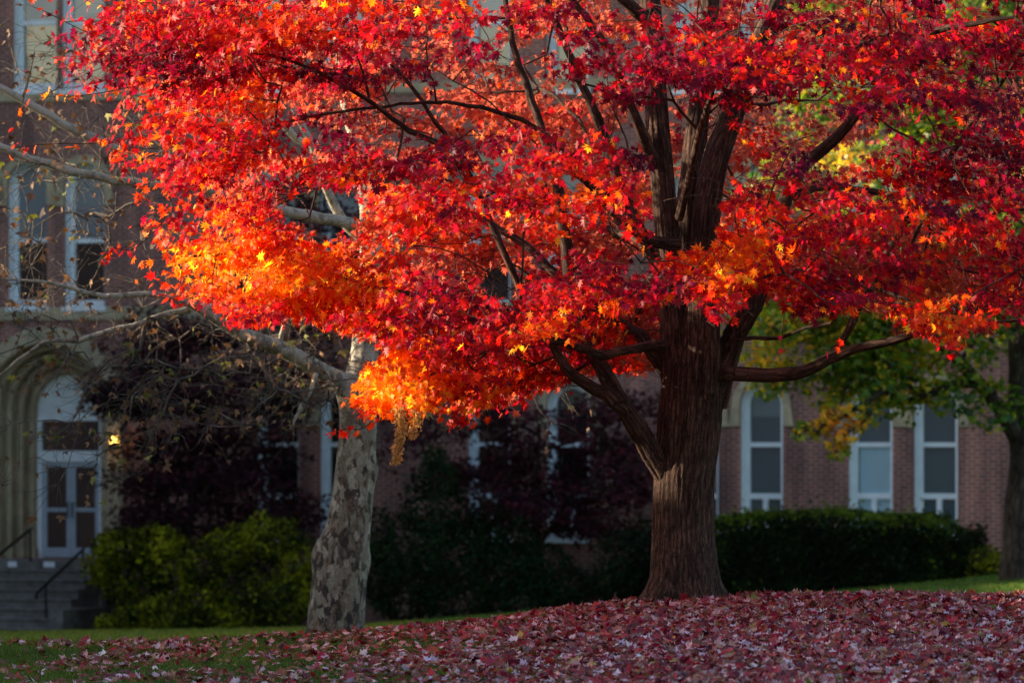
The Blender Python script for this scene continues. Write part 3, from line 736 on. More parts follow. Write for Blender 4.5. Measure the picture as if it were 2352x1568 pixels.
# =================================================================== PLANE TREE (pale trunk, mid distance)
YS = 68.0
SYC = empty('plane_tree', tuple(at(770, 1455, YS)))
tag(SYC, 'nearly bare plane tree with pale mottled leaning trunk left of the red maple', 'tree')
def sp_(*a): return [at(x, y, YS+d) for x, y, d in a]
ws = YS/F
SS = Skeleton(); st = []
def sst(pts, w, cut=None, step=.18):
    p, r, _ = SS.stem(sp_(*pts), [x*ws for x in w], step=step)
    return p, r
st.append(sst(((768,1480,0),(770,1440,0),(778,1350,0),(787,1280,0),(802,1200,0),(813,1100,0),(822,1000,0),(822,930,0),(824,880,0)), (74,66,62,58,50,45,42,43,44)))
st.append(sst(((826,900,0),(838,800,.05),(842,740,.1),(850,650,.1),(850,560,.1),(845,480,.1),(830,380,.2),(800,250,.2),(780,100,.2),(770,-100,.3)), (40,31,29,26,22,20,18,15,12,7)))
st.append(sst(((812,915,-.05),(790,885,-.1),(735,850,-.25),(640,798,-.4),(560,768,-.55),(500,735,-.65),(440,700,-.8),(350,675,-.9),(240,680,-1.0),(120,650,-1.1),(0,640,-1.2)), (36,24,19,17,15,11,8,7,6,5,3)))
Vs, Qs, Ts, Bs = trunk_mesh('trunk', [(p, r) for p, r in st[:2]]+[(st[2][0], st[2][1])], .022, relief=.012, sc_=5, zs=2.0)
# swellings
for (bx, by, bs, ba) in ((735,1270,.20,.07),(850,1080,.16,.05),(800,900,.2,.04),(845,1290,.15,.03)):
    c = at(bx, by, YS); d = np.linalg.norm(Vs-c, axis=1)
    c0 = at(790, by, YS); o_ = unit(Vs-c0); Vs += o_*(ba*np.exp(-(d/bs)**2))[:, None]
link('trunk', mesh_np('trunk', Vs, [Qs, Ts] if len(Ts) else [Qs], smooth=True, vec=Bs), M['syc'], SYC)
more = [(((845,560,.1),(800,520,0),(765,470,-.1),(740,400,-.3),(700,300,-.5),(650,200,-.7)), (13,12,11,10,8,5)),
        (((845,520,.1),(740,500,-.3),(600,470,-.6),(470,430,-.8),(345,380,-1.0),(281,350,-1.1),(204,314,-1.2),(115,268,-1.3),(51,230,-1.4),(-40,180,-1.5)), (15,13,12,12,12,12,11,10,9,7)),
        (((470,430,-.8),(380,425,-.9),(265,415,-1.0),(190,398,-1.1),(112,378,-1.2),(32,350,-1.3),(-60,310,-1.4)), (11,10,10,10,9,9,7)),
        (((640,640,0),(600,690,-.3),(510,705,-.5),(420,715,-.7),(330,740,-.9),(180,780,-1.0),(100,785,-1.1),(40,830,-1.2),(-20,880,-1.2)), (9,9,8,7,6,6,4,3,3)),
        (((842,720,.1),(760,690,.1),(680,660,0),(640,640,0)), (12,11,10,9)),
        (((850,610,.1),(920,540,.3),(1050,520,.5),(1200,560,.8),(1340,560,1.0),(1450,515,1.2),(1560,480,1.4)), (13,12,11,10,9,8,6)),
        (((735,850,-.25),(720,880,-.5),(700,920,-.8),(665,985,-1.0)), (6,5,4,3)),
        (((640,798,-.4),(655,740,-.5),(660,690,-.5),(650,640,-.6)), (6,5,4,3)),
        (((830,380,.2),(700,330,-.2),(500,150,-.6),(350,60,-.8),(150,50,-1)), (10,9,7,5,3))]
for pts, w in more:
    P, r_ = sst(pts, w, step=.15); P = P+rng.normal(size=P.shape)*.01
    V, Q, B = tube_np(P, r_, 9)
    link('limb', mesh_np('limb', V, Q, smooth=True, vec=B), M['syc'], SYC)
tg, dr = [], []
SREG = [((0,60),(620,330),55),((0,330),(420,720),55),((0,700),(760,900),62),((0,880),(360,1120),24),((330,850),(780,990),42),((640,560),(900,760),16),((900,820),(1320,960),16)]
for (a, b, n) in SREG:
    for _ in range(n):
        x = rng.uniform(a[0]-30, b[0]); y = rng.uniform(a[1], b[1])
        if x < 330 and 900 < y < 1120 and rng.random() < .4: continue
        tg.append(at(x, y, YS+rng.uniform(-1.8, .6))); d = np.array([-.6 if x < 860 else .7, rng.normal()*.4, rng.normal()*.35-.25]); dr.append(unit(d))
SS.grow(tg, dr, np.array([at(840,600,YS)[0], YS]), step=.16, zpen=.05, jitter=.12, rtip=.005)
ex = []; P_, T_ = [], []
for tpt, d in zip(tg, dr):
    for k in range(7):
        dd = unit(d + rng.normal(size=3)*.65); l = .25+.4*rng.random(); pts = [tpt.copy()]; q = tpt.copy()
        for j in range(4):
            dd = unit(dd+rng.normal(size=3)*.28); q = q+dd*l/4; pts.append(q.copy())
        ex.append((np.array(pts), np.linspace(.004, .002, 5)))
        if rng.random() < .42:
            P_.append(q); T_.append(np.array([0, 0, -1.])+rng.normal(size=3)*.5)
        if rng.random() < .12:
            P_.append(pts[2]); T_.append(np.array([0, 0, -1.])+rng.normal(size=3)*.6)
tw = link('twigs', SS.branch_mesh('twigs', 5, extra=ex), bark_mat('plane_twig', (.05,.045,.04), (.12,.11,.10), (.22,.21,.19), zs=3, sc_=20, bump=.2, dist=.004), SYC); tw['kind'] = 'stuff'
P_ = np.array(P_); tt = rng.random(len(P_))
colb = palette(tt, [(0,(.05,.022,.012)),(.5,(.12,.055,.03)),(.8,(.24,.12,.06)),(.92,(.12,.15,.02)),(1,(.30,.26,.04))])
link('crown', leaf_mesh('crown', P_, rng.normal(size=P_.shape)+np.array([0,-.4,.5]), np.array(T_), .06+.045*rng.random(len(P_)), colb, LF_MAPLE2, curl=.7), M['brown'], SYC)

# =================================================================== generic background tree / shrub
def blob_leaves(cs, n, size, pal, tfun=None, shape=LF_MAPLE2, flatn=.6, shell=.55):
    """cs: list of (center, radii) ellipsoids"""
    vol = np.array([np.prod(r)**.75 for c, r in cs]); w = vol/vol.sum()
    P = []
    for (c, r), ww in zip(cs, w):
        m = int(n*ww)+1
        d = unit(rng.normal(size=(m, 3))); rad = (shell + (1-shell)*rng.random(m)**.6)*(1+.09*rng.normal(size=m))
        q = np.array(c)+d*rad[:, None]*np.array(r)
        ns_ = np.array([mnoise.noise(Vector(v*2.4)) for v in q])
        P.append(np.array(c)+(q-np.array(c))*(1+.42*ns_)[:, None])
    P = np.vstack(P); return P

def bg_tree(name, label, stems, clusters, nleaf, size, pal, mat, tbase, bark, group=None, shape=LF_MAPLE2, tvar=.2, tip=.7, Yref=95):
    root = empty(name, tuple(stems[0][0][0])); tag(root, label, 'tree', group)
    sk = Skeleton(); first = True
    for pts, w in stems:
        P, r_, _ = sk.stem(pts, w, step=.25)
        V, Q, B = tube_np(P, r_*(1+.04*np.sin(np.arange(len(P))*2.1)), 12)
        link('trunk' if first else 'limb', mesh_np('trunk' if first else 'limb', V, Q, smooth=True, vec=B), bark, root); first = False
    axis = np.array(stems[0][0][0])[:2]
    tg = [np.array(c) for c, r in clusters]
    dd = []
    for c in tg:
        v = np.array([c[0]-axis[0], c[1]-axis[1], .2]); dd.append(unit(v))
    sk.grow(tg, dd, axis, step=.3, zpen=.5, jitter=.08, rtip=.012)
    ex = []
    for (c, r), d in zip(clusters, dd):
        for _ in range(6):
            q = np.array(c)+rng.normal(size=3)*np.array(r)*.6
            ex.append((np.linspace(c, q, 4)+rng.normal(size=(4, 3))*.02, np.linspace(.006, .003, 4)))
    tw = link('twigs', sk.branch_mesh('twigs', 5, extra=ex), bark, root); tw['kind'] = 'stuff'
    P = blob_leaves(clusters, nleaf, size, pal)
    cl = np.array([mnoise.noise(Vector(p*.7))+.5*mnoise.noise(Vector(p*2.)) for p in P])
    t = tbase(P) + .22*cl + rng.normal(size=len(P))*tvar
    col = np.clip(palette(t, pal)*(1+.12*rng.normal(size=(len(P), 1))), .001, .9)
    o3 = unit(P-np.array([axis[0], axis[1], P[:, 2].mean()]))
    Nn = unit(o3*.5+np.array([0, 0, .6])+rng.normal(size=P.shape)*.5)
    T = unit(np.array([0, 0, -tip])+o3*.4+rng.normal(size=P.shape)*.4)
    link('crown', leaf_mesh('crown', P, Nn, T, size*(1+.25*rng.normal(size=len(P))).clip(.5, 1.5), col, shape, curl=.35), mat, root)
    return root

bark_bg = bark_mat('grey_bark', (.016,.012,.010), (.048,.038,.031), (.10,.085,.07), zs=1.5, sc_=14, bump=.6, dist=.02)
# right background maple, green turning gold
YG = 96.0
def g(x, y, d=0): return at(x, y, YG+d)
cl = []
for _ in range(150):
    x = rng.uniform(1700, 2620); y = rng.uniform(-250, 960); d = rng.uniform(-2.2, 2.6)
    low = np.interp(x, [1700,1760,1850,1950,2050,2150,2230,2300,2400,2600], [800,850,880,900,960,950,930,960,940,900])
    if y > low-40: continue
    if x < np.interp(y, [0,300,600,800,900], [1900,1820,1720,1700,1730]): continue
    cl.append((g(x, y, d), (.55+.3*rng.random(), .6, .36+.15*rng.random())))
for x, y in ((1760,830),(1800,860),(1850,850),(1950,870),(2020,900),(2060,930),(2100,900),(2150,900),(2190,930),(2210,880),(2290,900),(1980,850),(1900,820),(2270,960),(2330,940),(2050,860),(1930,930)):
    cl.append((g(x, y, rng.uniform(-1.8, -.5)), (.42, .4, .26)))
for _ in range(44):
    x = rng.uniform(1715, 2060); y = rng.uniform(620, 880+(x-1715)*.1); cl.append((g(x, y, rng.uniform(-1.8, 1)), (.42, .42, .28)))
for x, y in ((1835,992),(1850,985),(1890,975),(1930,960),(1925,1015),(1960,985),(1965,940),(1905,950),(1880,990),(1940,1000),(1990,960),(1920,1035)):
    cl.append((g(x, y, -2.2), (.17, .15, .14))); cl.append((g(x+8, y-6, -2.0), (.2, .15, .16)))
def tb(P):
    x, y = proj(P)
    b = .36 + .60*np.exp(-((x-1925)/75)**2-((y-980)/62)**2) + .3*np.exp(-((x-1740)/70)**2-((y-830)/60)**2)+.22*np.exp(-((x-2120)/90)**2-((y-860)/90)**2)+.25*np.exp(-((x-1930)/60)**2-((y-360)/60)**2)  # sunlit look of the orange cluster is put into its leaf tint
    return b
bg_tree('gold_green_maple', 'green and gold maple with dark trunk at the right end of the hedge', [
    ([g(2345,1350),g(2342,1250),g(2345,1150),g(2355,1050),g(2350,960),g(2345,800),g(2340,600),g(2330,300),g(2320,0)], [.40,.31,.28,.27,.26,.22,.18,.13,.08]),
    ([g(2345,1020),g(2310,960,-.3),g(2250,880,-.7),g(2150,780,-1.2),g(2030,700,-1.6),g(1900,640,-1.8)], [.16,.14,.11,.09,.06,.03]),
    ([g(2350,980),g(2400,880,.2),g(2480,760,.5),g(2560,600,.7)], [.17,.14,.11,.07])],
    cl, 36000, .10, [(0,(.008,.028,.004)),(.25,(.04,.13,.010)),(.45,(.20,.30,.012)),(.62,(.50,.40,.015)),(.8,(.90,.46,.012)),(1,(.92,.32,.015))], M['green'], tb, bark_bg, tvar=.16)

# =================================================================== BUILDING
TH = R(20.0); O = np.array([0., 113.0])
def uof(px, v=0.):
    t = (px-HX)/F
    return (113*t + v*(t*math.cos(TH)-math.sin(TH)))/(math.cos(TH)+t*math.sin(TH))
def Yof(u, v=0.): return 113 - u*math.sin(TH) + v*math.cos(TH)
def Z(py, px, v=0.): return EYE + (HY-py)/F*Yof(uof(px, v), v)
def Wd(u, v, z=0.):
    x = u*math.cos(TH)+v*math.sin(TH); return np.array([x, 113-u*math.sin(TH)+v*math.cos(TH), z+0*x])
BLD = empty('brick_building', (0, 113, 0), -TH)
tag(BLD, 'long three storey red brick college hall with white arched windows and stone doorway', 'building')
def arch_pts(u0, u1, z0, z1, n=14):
    """outline up the left, round the arch, down the right"""
    r = (u1-u0)/2; c = (u0+u1)/2; zs_ = z1-r
    return [(u0, z0)] + [(c-r*math.cos(a), zs_+r*math.sin(a)) for a in np.linspace(0, math.pi, n)] + [(u1, z0)]
REV = .31
wins = []   # u0,u1,z0,z1,hood
def addwin(px0, px1, pyt, pyb, arch=True):
    u0, u1 = uof(px0), uof(px1)
    pm = (px0+px1)/2
    wins.append((u0, u1, Z(pyb, pm), Z(pyt, pm), arch))
for a, b in ((1550,1650),(1700,1798),(1948,2050),(2098,2200),(590,686),(735,832),(1075,1172),(1255,1353),(2350,2450)):
    addwin(a, b, 878, 1235)
for a, b in ((18,108),(148,240),(590,686),(735,832),(1075,1172),(1255,1353),(1550,1650),(1700,1798),(1948,2050),(2098,2200),(2350,2450),(-220,-130),(-90,0-8)):
    addwin(a, b, 375, 703)
for a, b in ((30,130),(142,240),(590,686),(735,832),(1075,1172),(1255,1353),(1550,1650),(1700,1798),(1948,2050),(2098,2200)):
    addwin(a, b, -130, 205)
cut = MB()
for u0, u1, z0, z1, ar in wins:
    cut.prism(arch_pts(u0, u1, z0, z1), -.5, REV+.35)
# portal
pc = uof(112); pz = Z(940, 112); pR = 1.40; zl = Z(1283, 160)
DEP = 1.15
cut.prism(arch_pts(pc-pR, pc+pR, zl, pz+pR, 24), -.5, DEP+.3)
U0, U1 = uof(-900), uof(3400); ZT = 13.2
wall = MB(); wall.box((U0, 0, -3.2), (U1, 1.6, ZT))
wo = wall.build('wall', M['brick'], BLD)
co = cut.build('cutter', None, BLD)
bmod = wo.modifiers.new('b', 'BOOLEAN'); bmod.object = co; bmod.operation = 'DIFFERENCE'; bmod.solver = 'EXACT'
dg = bpy.context.evaluated_depsgraph_get(); em = bpy.data.meshes.new_from_object(wo.evaluated_get(dg))
wo.modifiers.clear(); wo.data = em
if not em.materials: em.materials.append(M['brick'])
bpy.data.objects.remove(co)
b = MB(); b.box((U0, 1.61, -3.2), (U1, 14, ZT-.4)); b.build('rear_walls', M['brick'], BLD)
b = MB(); b.prism([(U0-.5, ZT), (U0-.5, ZT+.3), (U1+.5, ZT+.3), (U1+.5, ZT)], -.5, 14.5)
b.add([(U0-.5,-.5,ZT+.3),(U1+.5,-.5,ZT+.3),(U1+.5,7,ZT+4),(U0-.5,7,ZT+4),(U0-.5,14.5,ZT+.3),(U1+.5,14.5,ZT+.3)], [(0,1,2,3),(3,2,5,4),(0,3,4),(1,5,2)])
b.build('roof', M['roof'], BLD)
# stone string courses (proud of the brick)
b = MB()
for zz, h in ((Z(735, 150)-.0, .26), (Z(232, 150), .22)):
    b.box((U0, -.05, zz), (U1, -.003, zz+h))
b.build('string_course', M['stone'], BLD, bevel=.01)
pgl = []
for wi, (u0, u1, z0, z1, ar) in enumerate(wins):
    fr = MB(); fw = .12; v0, v1 = REV-.05, REV+.06
    o_ = arch_pts(u0+.001, u1-.001, z0, z1-.001); i_ = arch_pts(u0+fw, u1-fw, z0, z1-fw)
    fr.ring(o_, i_, v0, v1)
    # painted casing lining the reveal
    c2 = arch_pts(u0+.028, u1-.028, z0, z1-.028); fr.ring(arch_pts(u0+.002, u1-.002, z0, z1-.002), c2, .06, v0-.002)
    H = z1-z0
    fr.box((u0+fw, v0-.02, z0), (u1-fw, v1, z0+.13))
    fr.box((u0-.04, -.06, z0-.10), (u1+.04, v0-.03, z0-.004))
    zr = z0+H*.60 if wi < 9 else z0+H*.46
    fr.box((u0+fw+.001, v0-.015, zr-.045), (u1-fw-.001, v1-.01, zr+.045))
    zq = z0+H*.27 if wi < 9 else z0+H*.05
    if wi < 9:
        fr.box((u0+fw+.001, v0-.015, zq-.06), (u1-fw-.001, v1-.01, zq+.05))
        fr.box(((u0+u1)/2-.05, v0-.01, z0+.13), ((u0+u1)/2+.05, v1-.01, zq-.06))
    zspring = z1-(u1-u0)/2
    wobj = fr.build('window', M['white'], BLD)
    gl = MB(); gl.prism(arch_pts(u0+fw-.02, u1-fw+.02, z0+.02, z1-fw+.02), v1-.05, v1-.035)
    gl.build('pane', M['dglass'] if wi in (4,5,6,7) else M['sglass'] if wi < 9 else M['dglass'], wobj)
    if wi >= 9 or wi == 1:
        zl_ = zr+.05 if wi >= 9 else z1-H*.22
        bl = MB(); bl.prism(arch_pts(u0+fw+.01, u1-fw-.01, zl_, z1-fw-.01), v1-.066, v1-.053); bl.build('blind', M['ublind'], wobj)  # upper panel tinted grey-blue in place of the sky's reflection
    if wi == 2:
        bl = MB(); bl.box((u0+fw+.03, v1-.065, z0+.14), (u1-fw, v1-.052, zr-.05)); bl.build('blind', M['blind'], wobj)  # light blue panel across the lower sash
    # dark room behind
    if wi < 22:
        hood = MB(); t_ = .17
        zb = zspring-.42
        oo = [(u0-t_-.06, zb)]+[( (u0+u1)/2-((u1-u0)/2+t_)*math.cos(a), zspring+((u1-u0)/2+t_)*math.sin(a)) for a in np.linspace(0, math.pi, 14)]+[(u1+t_+.06, zb)]
        ii = [(u0-.003, zb)]+[( (u0+u1)/2-((u1-u0)/2+.003)*math.cos(a), zspring+((u1-u0)/2+.003)*math.sin(a)) for a in np.linspace(0, math.pi, 14)]+[(u1+.003, zb)]
        hood.ring(oo, ii, -.045, -.004)
        hood.build('stone_hood', M['stone'], BLD, bevel=.008)
# spandrel stone between the paired windows
b = MB()
for a, c in ((0,1),(2,3),(9,10)):
    ua, ub = wins[a][1]+.24, wins[c][0]-.24
    zs_ = wins[a][3]-(wins[a][1]-wins[a][0])/2
    if ub > ua:
        n = 5
        for k in range(n):
            w_ = (ub-ua)/n; b.box((ua+w_*k+.01, -.03-.02*(k % 2), zs_-.42), (ua+w_*(k+1)-.01, -.004, zs_+.30))
b.build('stone_panel', M['stone'], BLD, bevel=.006)

# portal: stepped orders receding to the door
pt = MB(); nO = 5; r0 = pR-.004; 
rin = .76
radii = np.linspace(pR+.26, rin, nO+2)
vs_ = [-.12, -.02, .22, .46, .70, .94, DEP]
for k in range(nO+1):
    ro, ri = (radii[k], radii[k+1])
    if k == 0: ro = pR+.30; ri = pR-.05
    out_ = [(pc-ro, zl)]+[(pc-ro*math.cos(a), pz+ro*math.sin(a)) for a in np.linspace(0, math.pi, 30)]+[(pc+ro, zl)]
    inn_ = [(pc-ri, zl)]+[(pc-ri*math.cos(a), pz+ri*math.sin(a)) for a in np.linspace(0, math.pi, 30)]+[(pc+ri, zl)]
    if k == 0: pt.ring(out_, inn_, -.14, -.004)
    else:
        out_ = [((x-pc)*min(1, (pR-.004)/ro)+pc, (z-pz)*min(1, (pR-.004)/ro)+pz if z > zl else z) for x, z in out_]
        pt.ring(out_, inn_, vs_[k]+.0, DEP-.002*k)
portal = pt.build('portal', M['stone'], BLD, bevel=.02)
# roll mouldings: columns and archivolts
for k in range(1, nO+1):
    rm = radii[k+1]+.045; rad = .06; vv = vs_[k]+.01
    mo = MB()
    pts = [(pc-rm, vv, zl)]+[(pc-rm, vv, z) for z in np.linspace(zl+.1, pz-.05, 5)]+[(pc-rm*math.cos(a), vv, pz+rm*math.sin(a)) for a in np.linspace(0, math.pi, 30)]+[(pc+rm, vv, z) for z in np.linspace(pz-.05, zl+.1, 5)]+[(pc+rm, vv, zl)]
    mo.tube(pts, rad, 10)
    mo.box((pc-rm-.10, vv-.08, zl), (pc-rm+.10, vv+.05, zl+.22)); mo.box((pc+rm-.10, vv-.08, zl), (pc+rm+.10, vv+.05, zl+.22))
    mo.build('column', M['stone'], portal, smooth=False, bevel=.004)
# door set
dv = DEP-.02
def ud(px): return uof(px, dv)
def zd(py): return Z(py, 160, dv)
du0, du1 = pc-rin+.002, pc+rin-.002
dft = MB()
ztop = zd(961)
tym = [(pc-(rin)*math.cos(a), pz+rin*math.sin(a)) for a in np.linspace(0, math.pi, 20)]
dft.prism([(du0, ztop)]+[(x, z) for x, z in tym if z >= ztop]+[(du1, ztop)], dv-.03, dv+.06)
dft.build('tympanum', M['white'], BLD)
dfr = MB(); jw = .11
dfr.box((du0, dv-.07, zl), (du0+jw, dv+.06, ztop-.001)); dfr.box((du1-jw, dv-.07, zl), (du1, dv+.06, ztop-.001))
zt1, zt0 = zd(1035), zd(1060)
dfr.box((du0+jw, dv-.06, zt0), (du1-jw, dv+.05, zt1))
dfr.box((du0+jw, dv-.06, ztop-.05), (du1-jw, dv+.05, ztop-.001))
dfr.build('door_frame', M['white'], BLD, bevel=.006)
tg_ = MB(); tg_.box((du0+jw, dv, zt1), (du1-jw, dv+.02, ztop-.05)); tg_.build('transom_pane', M['dglass'], BLD)
mid = (du0+du1)/2
for s, (a, c) in enumerate(((du0+jw+.005, mid-.004), (mid+.004, du1-jw-.005))):
    d = MB(); st_ = .10; zb, ztt = zl+.01, zt0-.005; zm = zd(1170)
    d.box((a, dv-.03, zb), (a+st_, dv+.03, ztt)); d.box((c-st_, dv-.03, zb), (c, dv+.03, ztt))
    d.box((a+st_, dv-.028, zb), (c-st_, dv+.028, zb+.2)); d.box((a+st_, dv-.028, ztt-.10), (c-st_, dv+.028, ztt))
    d.box((a+st_, dv-.026, zm-.04), (c-st_, dv+.026, zm+.04))
    do = d.build('door', M['door'], BLD, bevel=.004)
    p_ = MB(); p_.box((a+st_, dv-.005, zb+.2), (c-st_, dv+.008, ztt-.10)); p_.build('pane', M['dglass'], do)
    h = MB(); hx = c-st_*.5 if s == 0 else a+st_*.5
    h.tube([(hx, dv-.03, zm-.16), (hx, dv-.09, zm-.13), (hx, dv-.09, zm+.13), (hx, dv-.03, zm+.16)], .014, 8); h.build('handle', M['iron'], do)
# steps
gzs = float(gz(*Wd(pc, -4)[:2]))
stp = MB(); nS = 8; zg = gzs-.1; hS = (zl-zg)/nS; su0, su1 = pc-2.2, uof(192, -2.0)
stp.box((su0, -1.25, -3.2), (su1+.25, -.15, zl-.002)); stp.box((pc-pR-.3, -.149, -3.2), (pc+pR+.3, DEP+.1, zl-.003))
for i in range(1, nS):
    v1_ = -1.251-.34*(i-1); stp.box((su0, v1_-.34+.001, zg-.5), (su1, v1_, zl-hS*i))
    stp.box((su0-.0, v1_-.37, zl-hS*i-.045), (su1+.005, v1_-.341, zl-hS*i+.001))
stp.box((su1+.006, -1.25-.34*(nS-1), zg-.5), (su1+.28, -1.2505, zl-hS*5))
stp.build('steps', M['step'], BLD, bevel=.008)
for px0, px1 in ((18,38),(100,125)):
    b = MB(); b.box((uof(px0,-1.26), -1.262, zl-.14), (uof(px1,-1.26), -1.2503, zl-.03)); b.build('white_plate', M['tagw'], BLD)
# handrails
def rail(label, px_top, y_top, px_bot, y_bot, v_top, v_bot, ext):
    root = empty('handrail', tuple(Wd(uof(px_top, v_top), v_top, zl))); tag(root, label, 'handrail', 'iron handrails on the entrance steps')
    a = Wd(uof(px_top, v_top), v_top, Z(y_top, px_top, v_top)); c = Wd(uof(px_bot, v_bot), v_bot, Z(y_bot, px_bot, v_bot))
    m = MB(); m.tube([a+np.array([0, .35, .02]), a, (a+c)/2, c, c+np.array([0, -.08, -.10])], .032, 8); m.build('rail', M['iron'], root, smooth=True, world=True)
    for q, e in ((a, zl-.02), (c*.8+a*.2, float(c[2])-ext)):
        m = MB(); m.tube([np.array([q[0], q[1], e]), q-np.array([0, 0, .01])], .024, 8); m.build('post', M['iron'], root, smooth=True, world=True)
rail('dark iron handrail descending beside the shrubs on the right of the steps', 190, 1262, 84, 1362, -1.3, -3.6, 1.0)
rail('dark iron handrail on the left side of the entrance steps at the photo edge', 70, 1215, -60, 1320, -1.3, -3.4, 1.2)
# lantern
lm = bpy.data.materials.new('lamp_glow'); lm.use_nodes = True; nb = lm.node_tree.nodes['Principled BSDF']
nb.inputs['Base Color'].default_value = (1,.7,.3,1); nb.inputs['Emission Color'].default_value = (1,.50,.08,1); nb.inputs['Emission Strength'].default_value = 2.2
lv = -.45; lc = Wd(uof(265, lv), lv, Z(1012, 265, lv))
LAN = empty('wall_lantern', tuple(lc), -TH); tag(LAN, 'small round lantern glowing yellow beside the arched entrance doors', 'lamp')
bm = bmesh.new(); bmesh.ops.create_uvsphere(bm, u_segments=20, v_segments=14, radius=.11); me = bpy.data.meshes.new('globe'); bm.to_mesh(me); bm.free()
for p in me.polygons: p.use_smooth = True
link('globe', me, lm, LAN, world=False)
m = MB(); m.tube([(0,.32,.22),(0,.15,.26),(0,0,.22),(0,0,.12)], .014, 8); m.tube([(0,0,.09),(0,0,.13),(0,0,.2)], [.09,.03,.014], 12); m.box((-.05,.30,.08),(.05,.335,.30))
m.build('bracket', M['iron'], LAN)

# =================================================================== SHRUBS AND HEDGES
def shrub(name, label, clusters, n, size, pal, tb=.5, group=None, shape=LF_OVAL, core=True, cat='shrub', mat='shrub', tvar=.18, tfun=None, up=.5):
    zmin = min(c[2]-r[2] for c, r in clusters)
    c0 = np.mean([c for c, r in clusters], axis=0)
    root = empty(name, (c0[0], c0[1], zmin)); tag(root, label, cat, group)
    P = blob_leaves(clusters, n, size, pal, shell=.72)
    gzv = gz(P[:, 0], P[:, 1]); P = P[P[:, 2] > gzv]
    # remove leaves deep inside other clusters
    cl = np.array([mnoise.noise(Vector(p*1.3))+.6*mnoise.noise(Vector(p*3.7)) for p in P])
    t = tb+.42*cl+rng.normal(size=len(P))*tvar
    if tfun is not None: t = t+tfun(P)
    o3 = unit(P-c0)
    Nn = unit(o3*.6+np.array([0,0,.5])+rng.normal(size=P.shape)*.6)
    T = unit(np.array([0,0,up])+o3*.7+rng.normal(size=P.shape)*.6)
    col = np.clip(palette(t, pal)*(1+.15*rng.normal(size=(len(P), 1))), .001, .9)
    link('foliage', leaf_mesh('foliage', P, Nn, T, size*(1+.3*rng.normal(size=len(P))).clip(.5, 1.6), col, shape, curl=.3), M[mat], root)
    # woody interior: stems fanning to each cluster
    VV, QQ, BB, off = [], [], [], 0
    for c, r in clusters:
        b0 = np.array([c0[0]*.3+c[0]*.7, c0[1]*.3+c[1]*.7, float(gz(c[0], c[1]))-.05])
        for _ in range(5):
            q = np.array(c)+rng.normal(size=3)*np.array(r)*.45
            Pth = np.array([b0, b0*.55+q*.45+rng.normal(size=3)*.05, q]); Pth, rrr = smooth_path(Pth, [.022,.014,.006], .12)
            V, Q, B = tube_np(Pth, rrr, 5); VV.append(V); QQ.append(Q+off); BB.append(B); off += len(V)
    link('stems', mesh_np('stems', np.vstack(VV), np.vstack(QQ), smooth=True, vec=np.vstack(BB)), bark_bg, root)
    return root
def cat_(px, py, v): # point in front of facade plane
    u = uof(px, v); return Wd(u, v, Z(py, px, v))
PAL_YG = [(0,(.008,.018,.003)),(.25,(.05,.07,.005)),(.42,(.24,.25,.008)),(.8,(.46,.42,.014)),(1,(.52,.40,.018))]
PAL_DG = [(0,(.003,.007,.003)),(.4,(.009,.030,.010)),(.7,(.020,.058,.014)),(.95,(.04,.05,.010)),(1.1,(.13,.04,.012))]
PAL_HG = [(0,(.002,.007,.002)),(.4,(.006,.018,.003)),(.65,(.018,.040,.005)),(1,(.14,.20,.014))]
# yellow-green shrubs left
def ell(px, py, v, rx, rz, ry=.6): return (cat_(px, py, v), (rx*.00865*1.0, ry, rz*.00865))
shrub('spreading_shrub', 'yellow green spreading shrub beside the entrance steps',
      [ell(235,1300,-3.4,40,45),ell(290,1255,-3.4,70,40),ell(360,1250,-3.4,60,45),ell(300,1330,-3.2,80,55),ell(390,1310,-3.4,60,60),ell(300,1420,-3.9,50,30),ell(380,1405,-4.0,55,40),ell(250,1435,-4.0,30,18),ell(250,1250,-3.3,30,28)], 9000, .085, PAL_YG, .36)
shrub('spreading_shrub', 'yellow green bushy shrub just left of the pale plane trunk',
      [ell(470,1300,-4.2,60,50),ell(540,1260,-4.2,70,50),ell(620,1240,-4.2,70,55),ell(680,1300,-4.0,60,70),ell(470,1380,-4.4,60,55),ell(560,1360,-4.2,80,70),ell(650,1380,-4.3,70,55),ell(720,1350,-4,50,60),ell(440,1420,-4.5,40,25),ell(560,1410,-4.4,70,35)], 12000, .085, PAL_YG, .31)
shrub('evergreen_shrub', 'tall dark green conical evergreen right of the plane trunk',
      [ell(1000,1100,-4,55,50),ell(1000,1180,-4,90,70),ell(960,1260,-4,110,90),ell(1050,1280,-4,90,90),ell(930,1350,-4.3,90,70),ell(1040,1370,-4.3,100,60),ell(1000,1060,-4,28,30),ell(880,1320,-4,45,90),ell(870,1230,-4,40,60)], 13000, .075, PAL_DG, .42)
shrub('evergreen_shrub', 'low dark evergreen mound sloping toward the dark brick wall',
      [ell(1150,1230,-3.6,75,55),ell(1160,1310,-3.6,90,80),ell(1240,1310,-3.6,75,65),ell(1290,1350,-3.8,65,50),ell(1180,1380,-3.9,110,50),ell(1110,1260,-3.4,50,60)], 10000, .075, PAL_DG, .36)
shrub('evergreen_shrub', 'rounded dark evergreen ball behind the left of the maple trunk',
      [ell(1440,1290,-3.6,70,75),ell(1420,1340,-3.6,55,50),ell(1500,1270,-3.6,75,75),ell(1490,1340,-3.6,80,50),ell(1560,1290,-3.4,60,70)], 8000, .07, PAL_DG, .40)
shrub('dry_shrub', 'small dull brown twiggy shrub between the two dark evergreens',
      [ell(1350,1330,-3.3,28,36,.3),ell(1375,1370,-3.3,30,26,.3)], 900, .06, [(0,(.03,.018,.012)),(1,(.13,.085,.06))], .6, mat='brown')
